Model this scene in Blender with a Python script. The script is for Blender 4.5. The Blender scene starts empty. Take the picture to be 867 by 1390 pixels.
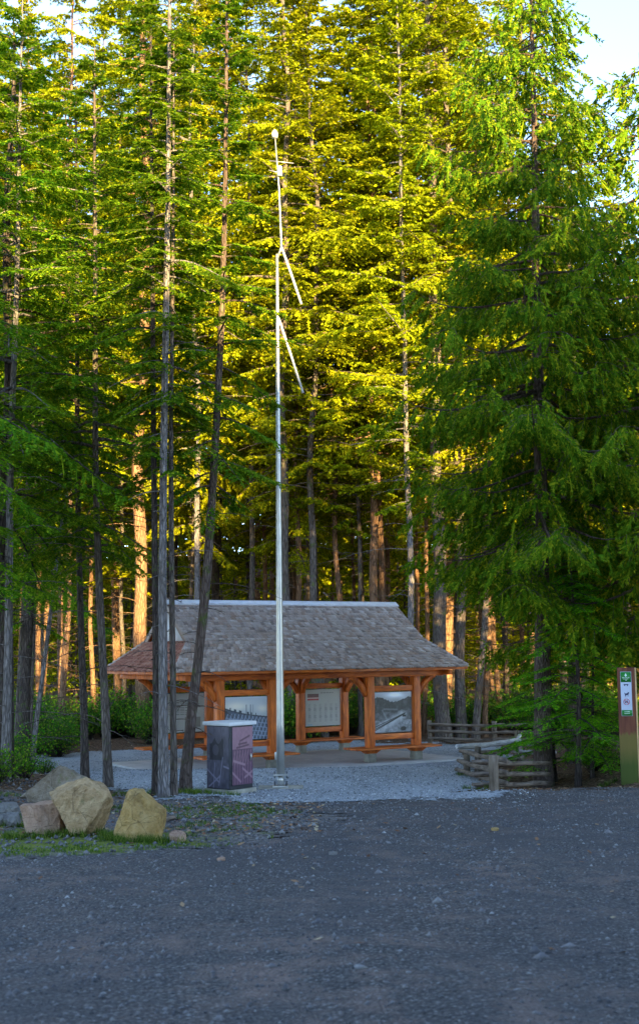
import bpy, bmesh, math, random
import numpy as np
from mathutils import Vector, Matrix
R = math.radians
sc = bpy.context.scene
col = sc.collection
rng = np.random.default_rng(7)
random.seed(7)

# ------------------------------------------------------------------ camera, sky, sun, exposure
EYE = 1.65; FPX = 1700.0; PITCH = 0.11; ROLL = 0.0116
cd = bpy.data.cameras.new('camera'); cam = bpy.data.objects.new('camera', cd); col.objects.link(cam)
cd.sensor_fit = 'VERTICAL'; cd.sensor_height = 36.0; cd.lens = FPX/1390*36.0
cd.clip_start = 0.1; cd.clip_end = 3000
cam.matrix_world = Matrix.Translation((0, 0, EYE)) @ Matrix.Rotation(math.pi/2+PITCH, 4, 'X') @ Matrix.Rotation(-ROLL, 4, 'Z')
cd.dof.use_dof = True; cd.dof.focus_distance = 24.0; cd.dof.aperture_fstop = 2.8
sc.camera = cam

SUN_EL = R(16.5); SUN_AZ = R(19)          # behind the camera, to its right
sundir = Vector((math.sin(SUN_AZ)*math.cos(SUN_EL), -math.cos(SUN_AZ)*math.cos(SUN_EL), math.sin(SUN_EL)))  # towards the sun
w = bpy.data.worlds.new('World'); sc.world = w; w.use_nodes = True
nt = w.node_tree; bg = nt.nodes['Background']
sky = nt.nodes.new('ShaderNodeTexSky'); sky.sky_type = 'NISHITA'; sky.sun_disc = False
sky.sun_elevation = SUN_EL; sky.sun_rotation = math.pi - SUN_AZ
sky.air_density = 1.0; sky.dust_density = 0.6; sky.ozone_density = 1.0; sky.altitude = 3200
nt.links.new(sky.outputs[0], bg.inputs[0]); bg.inputs[1].default_value = 0.13
sd = bpy.data.lights.new('sun', 'SUN'); so = bpy.data.objects.new('sun', sd); col.objects.link(so)
sd.energy = 4.8; sd.angle = R(0.6); sd.color = (1.0, 0.74, 0.32)
so.rotation_euler = sundir.to_track_quat('Z', 'Y').to_euler()
sc.view_settings.view_transform = 'Standard'; sc.view_settings.look = 'None'
sc.view_settings.exposure = 2.85; sc.view_settings.gamma = 1.0; sc.view_settings.use_curve_mapping = False
cy = sc.cycles if hasattr(sc, 'cycles') else None
sc.render.engine = 'CYCLES'
sc.cycles.max_bounces = 6; sc.cycles.diffuse_bounces = 3; sc.cycles.glossy_bounces = 2
sc.cycles.transmission_bounces = 3; sc.cycles.transparent_max_bounces = 4
sc.cycles.use_denoising = True
sc.cycles.sample_clamp_indirect = 6

# ------------------------------------------------------------------ pixel of the photograph -> direction -> ground
def ray(px, py):
    a, b = px-433.5, py-695.0
    c, s = math.cos(ROLL), math.sin(ROLL)
    x, y = a*c - b*s, b*c + a*s
    cp, sp = math.cos(PITCH), math.sin(PITCH)
    u = -y
    return np.array([x/FPX, cp - u/FPX*sp, sp + u/FPX*cp])
def at(px, py, Y):
    r = ray(px, py); t = Y/r[1]
    return np.array([r[0]*t, Y, EYE+r[2]*t])
def sm(e0, e1, x):
    t = np.clip((x-e0)/(e1-e0), 0, 1); return t*t*(3-2*t)
def gz(x, y):
    x = np.asarray(x, float); y = np.asarray(y, float)
    z = -0.04*np.clip(y, -60, 33.0) - 0.0012*np.clip(y-33, 0, 40)*0
    z = z - 0.11*sm(31, 34, y)
    z = z + 0.34*sm(-3.6, -6.5, x)*sm(15, 19, y)*(1-sm(25, 29, y))
    z = z + 0.42*sm(5.2, 7.5, x)*sm(23.8, 27, y)*(1-sm(34, 42, y))
    z = z - 0.16*sm(3.0, 3.8, x)*(1-sm(5.0, 6.2, x))*sm(23.3, 24.4, y)*(1-sm(27, 29, y))
    und = 0.035*np.sin(x*0.9+1.3)*np.cos(y*0.7)+0.02*np.sin(x*2.3+y*1.7)
    flat = (1-sm(6.5, 9.5, np.hypot((x+1.0), (y-35.2))))
    z = z + und*(1-flat)*0.7
    z = z + 0.20*np.clip(y-104, 0, 90)
    z = z + (0.16*np.sin(x*0.31)*np.cos(y*0.23+1))*sm(42, 55, y)
    return z
def gp(px, py):
    r = ray(px, py); lo, hi = 3.0, 90.0
    f = lambda Y: EYE + r[2]*Y/r[1] - float(gz(r[0]*Y/r[1], Y))
    for _ in range(50):
        m = (lo+hi)/2
        if f(m) > 0: lo = m
        else: hi = m
    Y = lo; return np.array([r[0]*Y/r[1], Y, float(gz(r[0]*Y/r[1], Y))])

# ------------------------------------------------------------------ materials
class NT:
    def __init__(s, name, rough=0.9, spec=0.3):
        s.m = bpy.data.materials.new(name); s.m.use_nodes = True; s.t = s.m.node_tree
        s.b = s.t.nodes['Principled BSDF']; s.b.inputs['Roughness'].default_value = rough
        s.b.inputs['Specular IOR Level'].default_value = spec
    def n(s, typ, **k):
        nd = s.t.nodes.new(typ)
        for a, v in k.items(): setattr(nd, a, v)
        return nd
    def l(s, a, b): s.t.links.new(a, b)
    def co(s, scale=(1, 1, 1), kind='Object'):
        tc = s.n('ShaderNodeTexCoord'); mp = s.n('ShaderNodeMapping'); mp.inputs['Scale'].default_value = scale
        s.l(tc.outputs[kind], mp.inputs[0]); return mp.outputs[0]
    def pos(s): return s.n('ShaderNodeNewGeometry').outputs['Position']
    def noise(s, v, sc_, det=4, rough=.6, dist=0):
        n = s.n('ShaderNodeTexNoise'); n.inputs['Scale'].default_value = sc_; n.inputs['Detail'].default_value = det
        n.inputs['Roughness'].default_value = rough; n.inputs['Distortion'].default_value = dist
        s.l(v, n.inputs['Vector']); return n.outputs['Fac']
    def vor(s, v, sc_, out='Color', feat='F1'):
        n = s.n('ShaderNodeTexVoronoi'); n.feature = feat; n.inputs['Scale'].default_value = sc_; s.l(v, n.inputs['Vector'])
        return n.outputs[out]
    def ramp(s, f, stops, interp='LINEAR'):
        r = s.n('ShaderNodeValToRGB'); r.color_ramp.interpolation = interp; e = r.color_ramp.elements
        while len(e) < len(stops): e.new(0.5)
        for i, (p, c) in enumerate(stops):
            e[i].position = p; e[i].color = (*c, 1) if len(c) == 3 else c
        s.l(f, r.inputs[0]); return r.outputs[0]
    def mix(s, f, a, b, mode='MIX'):
        m = s.n('ShaderNodeMix'); m.data_type = 'RGBA'; m.blend_type = mode
        for i, v in ((0, f), (6, a), (7, b)):
            if isinstance(v, (int, float)): m.inputs[i].default_value = v
            elif isinstance(v, tuple): m.inputs[i].default_value = (*v, 1)
            else: s.l(v, m.inputs[i])
        return m.outputs[2]
    def math(s, op, a, b=0.0):
        m = s.n('ShaderNodeMath'); m.operation = op
        for i, v in ((0, a), (1, b)):
            if isinstance(v, (int, float)): m.inputs[i].default_value = v
            else: s.l(v, m.inputs[i])
        return m.outputs[0]
    def isl(s): return s.n('ShaderNodeNewGeometry').outputs['Random Per Island']
    def base(s, c):
        if isinstance(c, tuple): s.b.inputs['Base Color'].default_value = (*c, 1)
        else: s.l(c, s.b.inputs['Base Color'])
    def bump(s, h, st=.5, d=.02):
        b = s.n('ShaderNodeBump'); b.inputs['Strength'].default_value = st; b.inputs['Distance'].default_value = d
        s.l(h, b.inputs['Height']); s.l(b.outputs[0], s.b.inputs['Normal'])
BW = lambda s, c: c
def leafmat(name, dark, light, tip, trans=0.35, nscale=0.6):
    s = NT(name, 0.85, 0.08)
    p = s.pos(); big = s.noise(p, nscale, 3); r = s.isl()
    oi = s.n('ShaderNodeObjectInfo').outputs['Random']
    c = s.mix(s.ramp(big, [(.32, (0, 0, 0)), (.68, (1, 1, 1))]), dark, light)
    c = s.mix(s.ramp(r, [(.55, (0, 0, 0)), (1, (1, 1, 1))]), c, tip)
    hv = s.n('ShaderNodeHueSaturation'); s.l(c, hv.inputs['Color'])
    s.l(s.math('ADD', s.math('MULTIPLY', oi, .035), .4825), hv.inputs['Hue'])
    s.l(s.math('ADD', s.math('MULTIPLY', r, .7), .62), hv.inputs['Value'])
    c = hv.outputs[0]; s.base(c)
    tr = s.n('ShaderNodeBsdfTranslucent'); s.l(c, tr.inputs[0])
    mx = s.n('ShaderNodeMixShader'); mx.inputs[0].default_value = trans
    s.l(s.b.outputs[0], mx.inputs[1]); s.l(tr.outputs[0], mx.inputs[2])
    s.l(mx.outputs[0], s.t.nodes['Material Output'].inputs[0]); return s.m
def barkmat(name, a, b, moss, k=1.0):
    s = NT(name, 0.95, 0.15)
    v = s.co((14*k, 14*k, 2.2*k)); n1 = s.noise(v, 1.0, 6, .65, .6)
    vv = s.co((17*k, 17*k, 3.4*k)); v1 = s.vor(vv, 1.2, 'Distance', 'DISTANCE_TO_EDGE')
    c = s.mix(s.ramp(n1, [(.3, (0, 0, 0)), (.7, (1, 1, 1))]), a, b)
    c = s.mix(s.ramp(v1, [(0, (.5, .5, .5)), (.22, (0, 0, 0))]), c, (a[0]*.35, a[1]*.33, a[2]*.3))
    lich = s.noise(s.co((3, 3, 3)), 1.3, 5, .7)
    c = s.mix(s.ramp(lich, [(.56, (0, 0, 0)), (.66, (.8, .8, .8))]), c, moss)
    s.base(c); s.bump(s.math('ADD', n1, s.ramp(v1, [(0, (0, 0, 0)), (.2, (1, 1, 1))])), .9, .03); return s.m
M = {}
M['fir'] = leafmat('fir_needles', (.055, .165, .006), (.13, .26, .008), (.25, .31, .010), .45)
M['firfar'] = leafmat('fir_needles_sunny', (.13, .18, .004), (.28, .325, .005), (.48, .46, .008), .5)  # lighter, yellower copy of the fir needles: golden sunlight put into the colour
M['cedar'] = leafmat('cedar_sprays', (.055, .155, .005), (.115, .23, .007), (.25, .27, .009), .42, 1.0)
M['hemlock'] = leafmat('hemlock_needles', (.06, .32, .010), (.13, .44, .012), (.24, .46, .015), .5, 1.2)
M['shrub'] = leafmat('shrub_leaves', (.045, .18, .010), (.09, .30, .014), (.22, .28, .02), .4, 1.0)
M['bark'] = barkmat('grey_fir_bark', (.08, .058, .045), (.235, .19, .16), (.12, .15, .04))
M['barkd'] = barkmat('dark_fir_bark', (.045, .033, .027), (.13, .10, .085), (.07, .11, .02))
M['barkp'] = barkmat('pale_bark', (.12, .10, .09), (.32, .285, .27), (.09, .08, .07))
M['barkr'] = barkmat('ruddy_sunlit_bark', (.14, .07, .038), (.36, .21, .12), (.14, .10, .05), .8)  # orange sunlight on the forest trunks put into the bark colour
M['barkc'] = barkmat('cedar_bark', (.075, .045, .035), (.22, .165, .135), (.08, .11, .02), 1.2)
def woodmat(name, a, b, rough=.55, sc_=(3, 3, 40), spec=.4):
    s = NT(name, rough, spec); v = s.co(sc_); n = s.noise(v, 1, 5, .6, .4)
    c = s.mix(s.ramp(n, [(.3, (0, 0, 0)), (.7, (1, 1, 1))]), a, b); s.base(c); s.bump(n, .25, .01); return s.m
M['timber'] = woodmat('stained_timber', (.27, .045, .006), (.82, .20, .020), .5, (12, 12, 2.0))
M['timberh'] = woodmat('stained_timber_rail', (.27, .045, .006), (.82, .20, .020), .5, (2, 12, 12))
M['raild'] = woodmat('weathered_rail', (.06, .043, .03), (.25, .19, .145), .95, (2.5, 16, 16), .1)
M['railp'] = woodmat('bleached_rail', (.30, .27, .25), (.60, .56, .53), .95, (2.5, 16, 16), .1)
M['postf'] = woodmat('weathered_post', (.07, .05, .033), (.25, .19, .14), .95, (16, 16, 2.5), .1)
def shing(name, cs):
    s = NT(name, .85, .25); r = s.isl(); n = s.noise(s.co((30, 3, 3)), 1, 4)
    c = s.ramp(r, cs); c = s.mix(.35, c, s.ramp(n, [(.3, (.12, .11, .12)), (.7, (.75, .72, .72))]), 'MULTIPLY'); s.base(c); s.bump(n, .3, .005); return s.m
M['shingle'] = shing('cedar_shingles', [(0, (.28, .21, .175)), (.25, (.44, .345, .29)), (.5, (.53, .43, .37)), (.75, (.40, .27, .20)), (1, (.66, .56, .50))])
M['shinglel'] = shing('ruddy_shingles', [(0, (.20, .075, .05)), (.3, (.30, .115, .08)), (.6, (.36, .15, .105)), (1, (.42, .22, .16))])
def plain(name, c, rough=.5, spec=.5, metal=0, var=.12, nsc=6):
    s = NT(name, rough, spec); s.b.inputs['Metallic'].default_value = metal
    n = s.noise(s.co((1, 1, 1)), nsc, 5)
    lo = tuple(x*(1-var) for x in c); hi = tuple(min(1, x*(1+var)) for x in c)
    s.base(s.mix(s.ramp(n, [(.3, (0, 0, 0)), (.7, (1, 1, 1))]), lo, hi)); s.bump(n, .08, .01); return s.m
M['galv'] = plain('galvanised_steel', (.50, .48, .44), .38, .5, .7, .15, 3)
M['white'] = plain('white_casing', (.6, .6, .6), .4)
M['lid'] = plain('pale_steel_lid', (.62, .60, .58), .5, .5, 0, .1)
M['conc'] = plain('concrete', (.52, .47, .42), .9, .2, 0, .16, 2.5)
M['concp'] = plain('concrete_footing', (.30, .27, .21), .95, .2, 0, .3, 5)
M['dark'] = plain('dark_metal', (.03, .03, .035), .5)
M['capw'] = plain('ridge_metal', (.66, .64, .66), .5, .5, 0, .1)
M['brass'] = plain('handle_metal', (.55, .5, .42), .35, .5, .7)
M['stone'] = None
def stonemat(name, a, b, c3, moss):
    s = NT(name, .9, .25); v = s.co((1, 1, 1)); n = s.noise(v, 2.2, 8, .62, .5); n2 = s.noise(v, 14, 6, .7)
    c = s.ramp(n, [(.28, a), (.5, b), (.72, c3)])
    c = s.mix(s.ramp(n2, [(.35, (.0, .0, .0)), (.75, (.55, .55, .55))]), c, tuple(min(1, x*1.35) for x in c3))
    cr = s.vor(s.co((1, 1, 1.6)), 3.2, 'Distance', 'DISTANCE_TO_EDGE')
    c = s.mix(s.ramp(s.math('ADD', cr, s.math('MULTIPLY', s.noise(v, 5, 6, .8), .12)), [(.05, (.6, .6, .6)), (.075, (0, 0, 0))]), c, tuple(x*.3 for x in a))
    m = s.noise(v, 3.0, 6, .7)
    c = s.mix(s.ramp(m, [(.60, (0, 0, 0)), (.68, (.8, .8, .8))]), c, moss)
    s.base(c); s.bump(s.math('ADD', s.math('MULTIPLY', n2, .6), n), 1.0, .12); return s.m
M['stone'] = stonemat('tan_boulder', (.12, .07, .035), (.38, .23, .10), (.62, .44, .25), (.17, .16, .06))
M['stone5'] = stonemat('dark_boulder', (.10, .075, .045), (.20, .145, .09), (.36, .30, .23), (.13, .15, .03))  # darker brown stone than the tan one
M['stone2'] = stonemat('golden_boulder', (.15, .09, .035), (.42, .25, .075), (.52, .36, .16), (.06, .07, .03))
M['stone3'] = stonemat('ruddy_boulder', (.20, .10, .06), (.38, .22, .14), (.50, .34, .24), (.22, .15, .10))
M['stone4'] = stonemat('grey_rock', (.10, .09, .085), (.18, .165, .15), (.26, .24, .22), (.12, .13, .10))

def gravel(name, cols, scale, tint, leaf=0.0):
    s = NT(name, .93, .2); p = s.pos()
    c1 = s.vor(p, scale); c2 = s.vor(p, scale*.37)
    sepr = s.n('ShaderNodeSeparateColor'); s.l(c1, sepr.inputs[0])
    c = s.ramp(sepr.outputs[0], cols)
    d = s.vor(p, scale, 'Distance')
    c = s.mix(s.ramp(d, [(.28, (0, 0, 0)), (.62, (.75, .75, .75))]), c, tuple(x*.35 for x in cols[0][1]))
    big = s.noise(s.co((.8, .22, 1)), .6, 7, .66, .6); med = s.noise(p, 2.1, 5, .7)
    c = s.mix(s.ramp(big, [(.36, (0, 0, 0)), (.62, (.9, .9, .9))]), c, tint[0])
    c = s.mix(s.math('MULTIPLY', s.ramp(med, [(.46, (0, 0, 0)), (.68, (.8, .8, .8))]), s.ramp(s.noise(p, .22, 4, .6), [(.40, (.1, .1, .1)), (.58, (1, 1, 1))])), c, tint[1])
    if leaf:
        sp = s.vor(p, 11); sx = s.n('ShaderNodeSeparateColor'); s.l(sp, sx.inputs[0])
        gate = s.math('MULTIPLY', s.ramp(sx.outputs[1], [(.90, (0, 0, 0)), (.93, (1, 1, 1))]), s.ramp(s.vor(p, 11, 'Distance'), [(.22, (1, 1, 1)), (.3, (0, 0, 0))]))
        c = s.mix(gate, c, (.20, .09, .05))
    s.base(c); s.bump(s.math('MULTIPLY', s.ramp(d, [(.1, (1, 1, 1)), (.7, (0, 0, 0))]), 1.0), .85, .03); return s.m
M['road'] = gravel('dark_gravel', [(0, (.085, .073, .066)), (.4, (.150, .130, .116)), (.88, (.22, .195, .175)), (1, (.36, .33, .30))], 36, ((.085, .076, .073), (.24, .165, .13)))
M['grav'] = gravel('crushed_grey_gravel', [(0, (.18, .19, .20)), (.45, (.42, .43, .44)), (.85, (.62, .62, .61)), (1, (.75, .74, .72))], 24, ((.38, .39, .40), (.44, .43, .41)))
def groundmat():
    s = NT('ground_earth', .97, .1); p = s.pos()
    at_ = s.n('ShaderNodeVertexColor'); at_.layer_name = 'zones'; sp = s.n('ShaderNodeSeparateColor'); s.l(at_.outputs[0], sp.inputs[0])
    n = s.noise(p, 1.4, 7, .7); n2 = s.noise(p, 9, 6, .75); v = s.vor(p, 24); sv = s.n('ShaderNodeSeparateColor'); s.l(v, sv.inputs[0])
    litter = s.ramp(s.math('ADD', s.math('MULTIPLY', sv.outputs[0], .5), s.math('MULTIPLY', n2, .5)), [(.15, (.045, .028, .018)), (.45, (.11, .065, .038)), (.7, (.20, .125, .075)), (.95, (.30, .24, .17))])
    dirt = s.ramp(s.math('ADD', s.math('MULTIPLY', sv.outputs[1], .6), s.math('MULTIPLY', n2, .4)), [(.1, (.07, .06, .055)), (.5, (.16, .135, .115)), (.8, (.26, .225, .20)), (1, (.40, .37, .35))])
    moss = s.ramp(n2, [(.3, (.06, .10, .010)), (.55, (.17, .20, .016)), (.75, (.32, .31, .03))])
    c = s.mix(s.ramp(s.math('ADD', sp.outputs[2], s.math('MULTIPLY', s.math('SUBTRACT', n, .5), 1.2)), [(.4, (0, 0, 0)), (.6, (1, 1, 1))]), dirt, litter)
    c = s.mix(s.ramp(s.math('ADD', s.math('MULTIPLY', sp.outputs[1], .72), s.math('MULTIPLY', s.math('SUBTRACT', n, .5), 1.6)), [(.42, (0, 0, 0)), (.62, (.85, .85, .85))]), c, moss)
    s.base(c); s.bump(s.math('ADD', n2, s.math('MULTIPLY', sv.outputs[2], .6)), .8, .05); return s.m
M['ground'] = groundmat()
def vcol(name, rough=.5):
    s = NT(name, rough, .4); a = s.n('ShaderNodeVertexColor'); a.layer_name = 'print'; s.base(a.outputs[0]); return s.m
M['print'] = vcol('printed_panel', .35)

# ------------------------------------------------------------------ object helpers
def tag(o, label=None, cat=None, group=None, kind=None):
    if label: o['label'] = label
    if cat: o['category'] = cat
    if group: o['group'] = group
    if kind: o['kind'] = kind
    return o
def empty(name, loc=(0, 0, 0), rz=0):
    o = bpy.data.objects.new(name, None); col.objects.link(o); o.location = loc; o.rotation_euler = (0, 0, rz); o.empty_display_size = .2; return o
def link(name, me, parent=None, mat=None):
    o = bpy.data.objects.new(name, me); col.objects.link(o)
    if parent: o.parent = parent
    if mat: me.materials.clear(); me.materials.append(mat)
    return o
def mesh_np(name, V, Q, mat=None, smooth=False):
    """V (n,3), Q list of (m,k) index arrays"""
    me = bpy.data.meshes.new(name); V = np.asarray(V, np.float32)
    if not isinstance(Q, (list, tuple)): Q = [Q]
    Q = [np.asarray(q, np.int32) for q in Q if len(q)]
    loops = np.concatenate([q.ravel() for q in Q]); cnt = np.concatenate([np.full(len(q), q.shape[1], np.int32) for q in Q])
    me.vertices.add(len(V)); me.vertices.foreach_set('co', V.ravel())
    me.loops.add(len(loops)); me.loops.foreach_set('vertex_index', loops)
    me.polygons.add(len(cnt)); st = np.zeros(len(cnt), np.int32); st[1:] = np.cumsum(cnt)[:-1]
    me.polygons.foreach_set('loop_start', st); me.polygons.foreach_set('loop_total', cnt)
    if smooth: me.polygons.foreach_set('use_smooth', np.ones(len(cnt), bool))
    me.update(calc_edges=True)
    if mat: me.materials.append(mat)
    return me
class MB:
    def __init__(s): s.v = []; s.q = {3: [], 4: []}; s.n = 0
    def add(s, V, F):
        V = np.asarray(V, float)
        for f in F: s.q.setdefault(len(f), []).append([i+s.n for i in f])
        s.v.append(V); s.n += len(V); return s
    def box(s, c, h, rot=None, taper=1.0):
        """centre, half sizes; optional 3x3; taper scales the bottom face"""
        h = np.asarray(h, float); V = []
        for z in (-1, 1):
            k = taper if z < 0 else 1
            for x, y in ((-1, -1), (1, -1), (1, 1), (-1, 1)): V.append([x*h[0]*k, y*h[1]*k, z*h[2]])
        V = np.array(V)
        if rot is not None: V = V@np.asarray(rot).T
        return s.add(V+np.asarray(c), [(0, 3, 2, 1), (4, 5, 6, 7), (0, 1, 5, 4), (1, 2, 6, 5), (2, 3, 7, 6), (3, 0, 4, 7)])
    def tube(s, pts, rad, n=8, cap=True, jit=0, sq=None):
        pts = np.asarray(pts, float); m = len(pts); rad = np.broadcast_to(np.asarray(rad, float), (m,))
        T = np.gradient(pts, axis=0); T /= np.linalg.norm(T, axis=1)[:, None]+1e-9
        ref = np.array([0, 0, 1.]) if abs(T[0][2]) < .8 else np.array([1., 0, 0])
        A = np.cross(T, ref); A /= np.linalg.norm(A, axis=1)[:, None]+1e-9; B = np.cross(T, A)
        th = np.arange(n)*2*math.pi/n
        ring = (np.cos(th)[None, :, None]*A[:, None, :]+np.sin(th)[None, :, None]*B[:, None, :])
        rr = rad[:, None, None]*np.ones((m, n, 1))
        if jit: rr = rr*(1+jit*(rng.random((m, n, 1))-.5))
        V = (pts[:, None, :]+ring*rr).reshape(-1, 3)
        i = np.arange(m-1)[:, None]*n; j = np.arange(n)[None, :]; k = (j+1) % n
        F = np.stack([i+j, i+k, i+n+k, i+n+j], -1).reshape(-1, 4)+s.n
        s.q[4].extend(F.tolist())
        if cap: s.q.setdefault(n, []).append([s.n+x for x in range(n)][::-1]); s.q.setdefault(n, []).append([s.n+(m-1)*n+x for x in range(n)])
        s.v.append(V); s.n += len(V); return s
    def build(s, name, mat, parent=None, smooth=False, bevel=0):
        me = mesh_np(name, np.concatenate(s.v), [q for q in s.q.values() if q], mat, smooth)
        bm = bmesh.new(); bm.from_mesh(me); bmesh.ops.recalc_face_normals(bm, faces=bm.faces)
        if bevel: bmesh.ops.bevel(bm, geom=bm.edges[:], offset=bevel, segments=2, affect='EDGES', profile=.6)
        bm.to_mesh(me); bm.free()
        return link(name, me, parent)

# ------------------------------------------------------------------ ground, road, gravel
def inpoly(x, y, P):
    P = np.array(P); r = np.zeros(x.shape, bool); j = len(P)-1
    for i in range(len(P)):
        xi, yi, xj, yj = P[i][0], P[i][1], P[j][0], P[j][1]
        c = ((yi > y) != (yj > y)) & (x < (xj-xi)*(y-yi)/(yj-yi+1e-12)+xi); r ^= c; j = i
    return r
def vnoise(x, y, s, seed=0):
    g = np.random.default_rng(seed).random((256, 256)); X = x*s; Y = y*s
    xi = np.floor(X).astype(int); yi = np.floor(Y).astype(int); fx = X-xi; fy = Y-yi; fx = fx*fx*(3-2*fx); fy = fy*fy*(3-2*fy)
    G = lambda a, b: g[a % 256, b % 256]
    return (G(xi, yi)*(1-fx)+G(xi+1, yi)*fx)*(1-fy)+(G(xi, yi+1)*(1-fx)+G(xi+1, yi+1)*fx)*fy
ROAD = [(-40, -40), (-40, 13.0), (-9, 13.2), (-4.2, 13.4), (-2.6, 13.9), (-1.2, 14.7), (-.2, 16.3), (-.1, 18.5), (-.7, 20.2), (-1.3, 21.0), (2.1, 21.5), (3.0, 22.7), (5, 23.3), (8, 23.7), (14, 25.5), (40, 34), (40, -40)]
PAD = [(-8.5, 32.5), (-6.4, 29.5), (-5.0, 25.6), (-3.4, 23.3), (-1.8, 21.0), (2.0, 21.2), (2.9, 22.4), (3.1, 25), (3.3, 28), (4.6, 32), (5.4, 36.5), (5.2, 40.5), (2, 42.5), (-4, 42), (-9, 38)]
def sheet(name, poly, x0, x1, y0, y1, step, dz, mat, warp):
    nx = int((x1-x0)/step); ny = int((y1-y0)/step)
    X, Y = np.meshgrid(x0+np.arange(nx+1)*step, y0+np.arange(ny+1)*step, indexing='ij')
    cx, cy_ = (X[:-1, :-1]+step/2), (Y[:-1, :-1]+step/2)
    a = (vnoise(cx, cy_, 1.1, 3)-.5)*warp+(vnoise(cx, cy_, 5, 4)-.5)*warp*.5+(rng.random(cx.shape)-.5)*warp*.3
    b = (vnoise(cx, cy_, 1.1, 5)-.5)*warp+(vnoise(cx, cy_, 5, 6)-.5)*warp*.5+(rng.random(cx.shape)-.5)*warp*.3
    m = inpoly(cx+a, cy_+b, poly)
    idx = np.arange((nx+1)*(ny+1)).reshape(nx+1, ny+1)
    F = np.stack([idx[:-1, :-1][m], idx[1:, :-1][m], idx[1:, 1:][m], idx[:-1, 1:][m]], -1)
    V = np.stack([X, Y, gz(X, Y)+dz], -1).reshape(-1, 3)
    use, inv = np.unique(F.ravel(), return_inverse=True)
    o = link(name, mesh_np(name, V[use], inv.reshape(-1, 4), mat, True)); o['kind'] = 'structure'; return o
def make_ground():
    xs = np.unique(np.concatenate([np.linspace(-400, -40, 30), np.linspace(-40, -12, 57), np.linspace(-12, 12, 161), np.linspace(12, 40, 57), np.linspace(40, 400, 30)]))
    ys = np.unique(np.concatenate([np.linspace(-200, -5, 30), np.linspace(-5, 45, 301), np.linspace(45, 110, 130), np.linspace(110, 600, 40)]))
    X, Y = np.meshgrid(xs, ys, indexing='ij'); Z = gz(X, Y)+(vnoise(X, Y, 1.7, 9)-.5)*.03*(1-inpoly(X, Y, ROAD))*(1-inpoly(X, Y, PAD))
    idx = np.arange(X.size).reshape(X.shape)
    F = np.stack([idx[:-1, :-1], idx[1:, :-1], idx[1:, 1:], idx[:-1, 1:]], -1).reshape(-1, 4)
    me = mesh_np('ground', np.stack([X, Y, Z], -1).reshape(-1, 3), F, M['ground'], True)
    litter = np.clip(sm(20.5, 24, Y)+sm(-4.5, -7, X)*sm(17, 20, Y)+sm(4, 6, X)*sm(22, 24, Y), 0, 1)
    moss = np.exp(-(((X+3.6)/3.2)**2+((Y-15.6)/2.2)**2)**1.5)+.55*np.exp(-(((X+3.6)/1.6)**2+((Y-21)/1.3)**2))+.5*np.exp(-(((X-7)/3)**2+((Y-27)/3)**2))+.6*np.exp(-(((X-3.6)/.7)**2+((Y-25)/1)**2))
    ca = me.color_attributes.new('zones', 'FLOAT_COLOR', 'POINT')
    C = np.stack([np.zeros_like(X), np.clip(moss, 0, 1), litter, np.ones_like(X)], -1).astype(np.float32)
    ca.data.foreach_set('color', C.ravel()); o = link('ground', me); o['kind'] = 'structure'
make_ground()
sheet('gravel_road', ROAD, -16, 18, -6, 36, .12, .012, M['road'], .9)
sheet('gravel_path', PAD, -9.5, 6.5, 20, 43.5, .08, .024, M['grav'], 1.3)

def scatter_quads(P, size, elong=1.0, tilt=.5, seed=1, lift=.5):
    """small crumpled pieces lying on the ground"""
    r = np.random.default_rng(seed); n = len(P); a = r.random(n)*6.283; s_ = size*(.5+r.random(n))
    d = np.stack([np.cos(a), np.sin(a), (r.random(n)-.5)*tilt], -1); e = np.stack([-np.sin(a), np.cos(a), (r.random(n)-.5)*tilt], -1)
    c = P+np.array([0, 0, 1])*(s_*lift*.3)[:, None]
    V = np.stack([c-d*s_[:, None]*elong, c+e*s_[:, None]*.5, c+d*s_[:, None]*elong, c-e*s_[:, None]*.5], 1).reshape(-1, 3)
    return V, np.arange(n*4).reshape(-1, 4)
def pebbles(name, P, S, mat, seed):
    r = np.random.default_rng(seed); n = len(P)
    base = np.array([[1, 0, 0], [0, 1, 0], [-1, 0, 0], [0, -1, 0], [0, 0, .8], [0, 0, -.5]]); T = np.array([[0, 1, 4], [1, 2, 4], [2, 3, 4], [3, 0, 4], [1, 0, 5], [2, 1, 5], [3, 2, 5], [0, 3, 5]])
    a = r.random(n)*6.283; ca, sa = np.cos(a), np.sin(a); k = base[None]*(S[:, None, None]*(.6+.8*r.random((n, 1, 3))))
    k = k*(1+.3*(r.random((n, 6, 1))-.5)); x = k[..., 0]*ca[:, None]-k[..., 1]*sa[:, None]; y = k[..., 0]*sa[:, None]+k[..., 1]*ca[:, None]
    V = np.stack([x, y, k[..., 2]], -1)+P[:, None, :]
    return link(name, mesh_np(name, V.reshape(-1, 3), (T[None]+np.arange(n)[:, None, None]*6).reshape(-1, 3), mat))
def pebmat(name, cs):
    s = NT(name, .9, .25); s.base(s.ramp(s.isl(), cs)); return s.m
M['peb'] = pebmat('loose_stones', [(0, (.07, .068, .07)), (.5, (.14, .13, .13)), (.85, (.20, .185, .18)), (.97, (.22, .21, .20)), (1, (.34, .33, .32))])
M['pebl'] = pebmat('pale_stones', [(0, (.10, .10, .10)), (.4, (.24, .24, .24)), (.8, (.38, .375, .37)), (1, (.56, .55, .53))])
M['litter'] = pebmat('fallen_leaves', [(0, (.09, .04, .02)), (.5, (.21, .10, .05)), (.8, (.32, .19, .10)), (1, (.42, .34, .2))])
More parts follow.
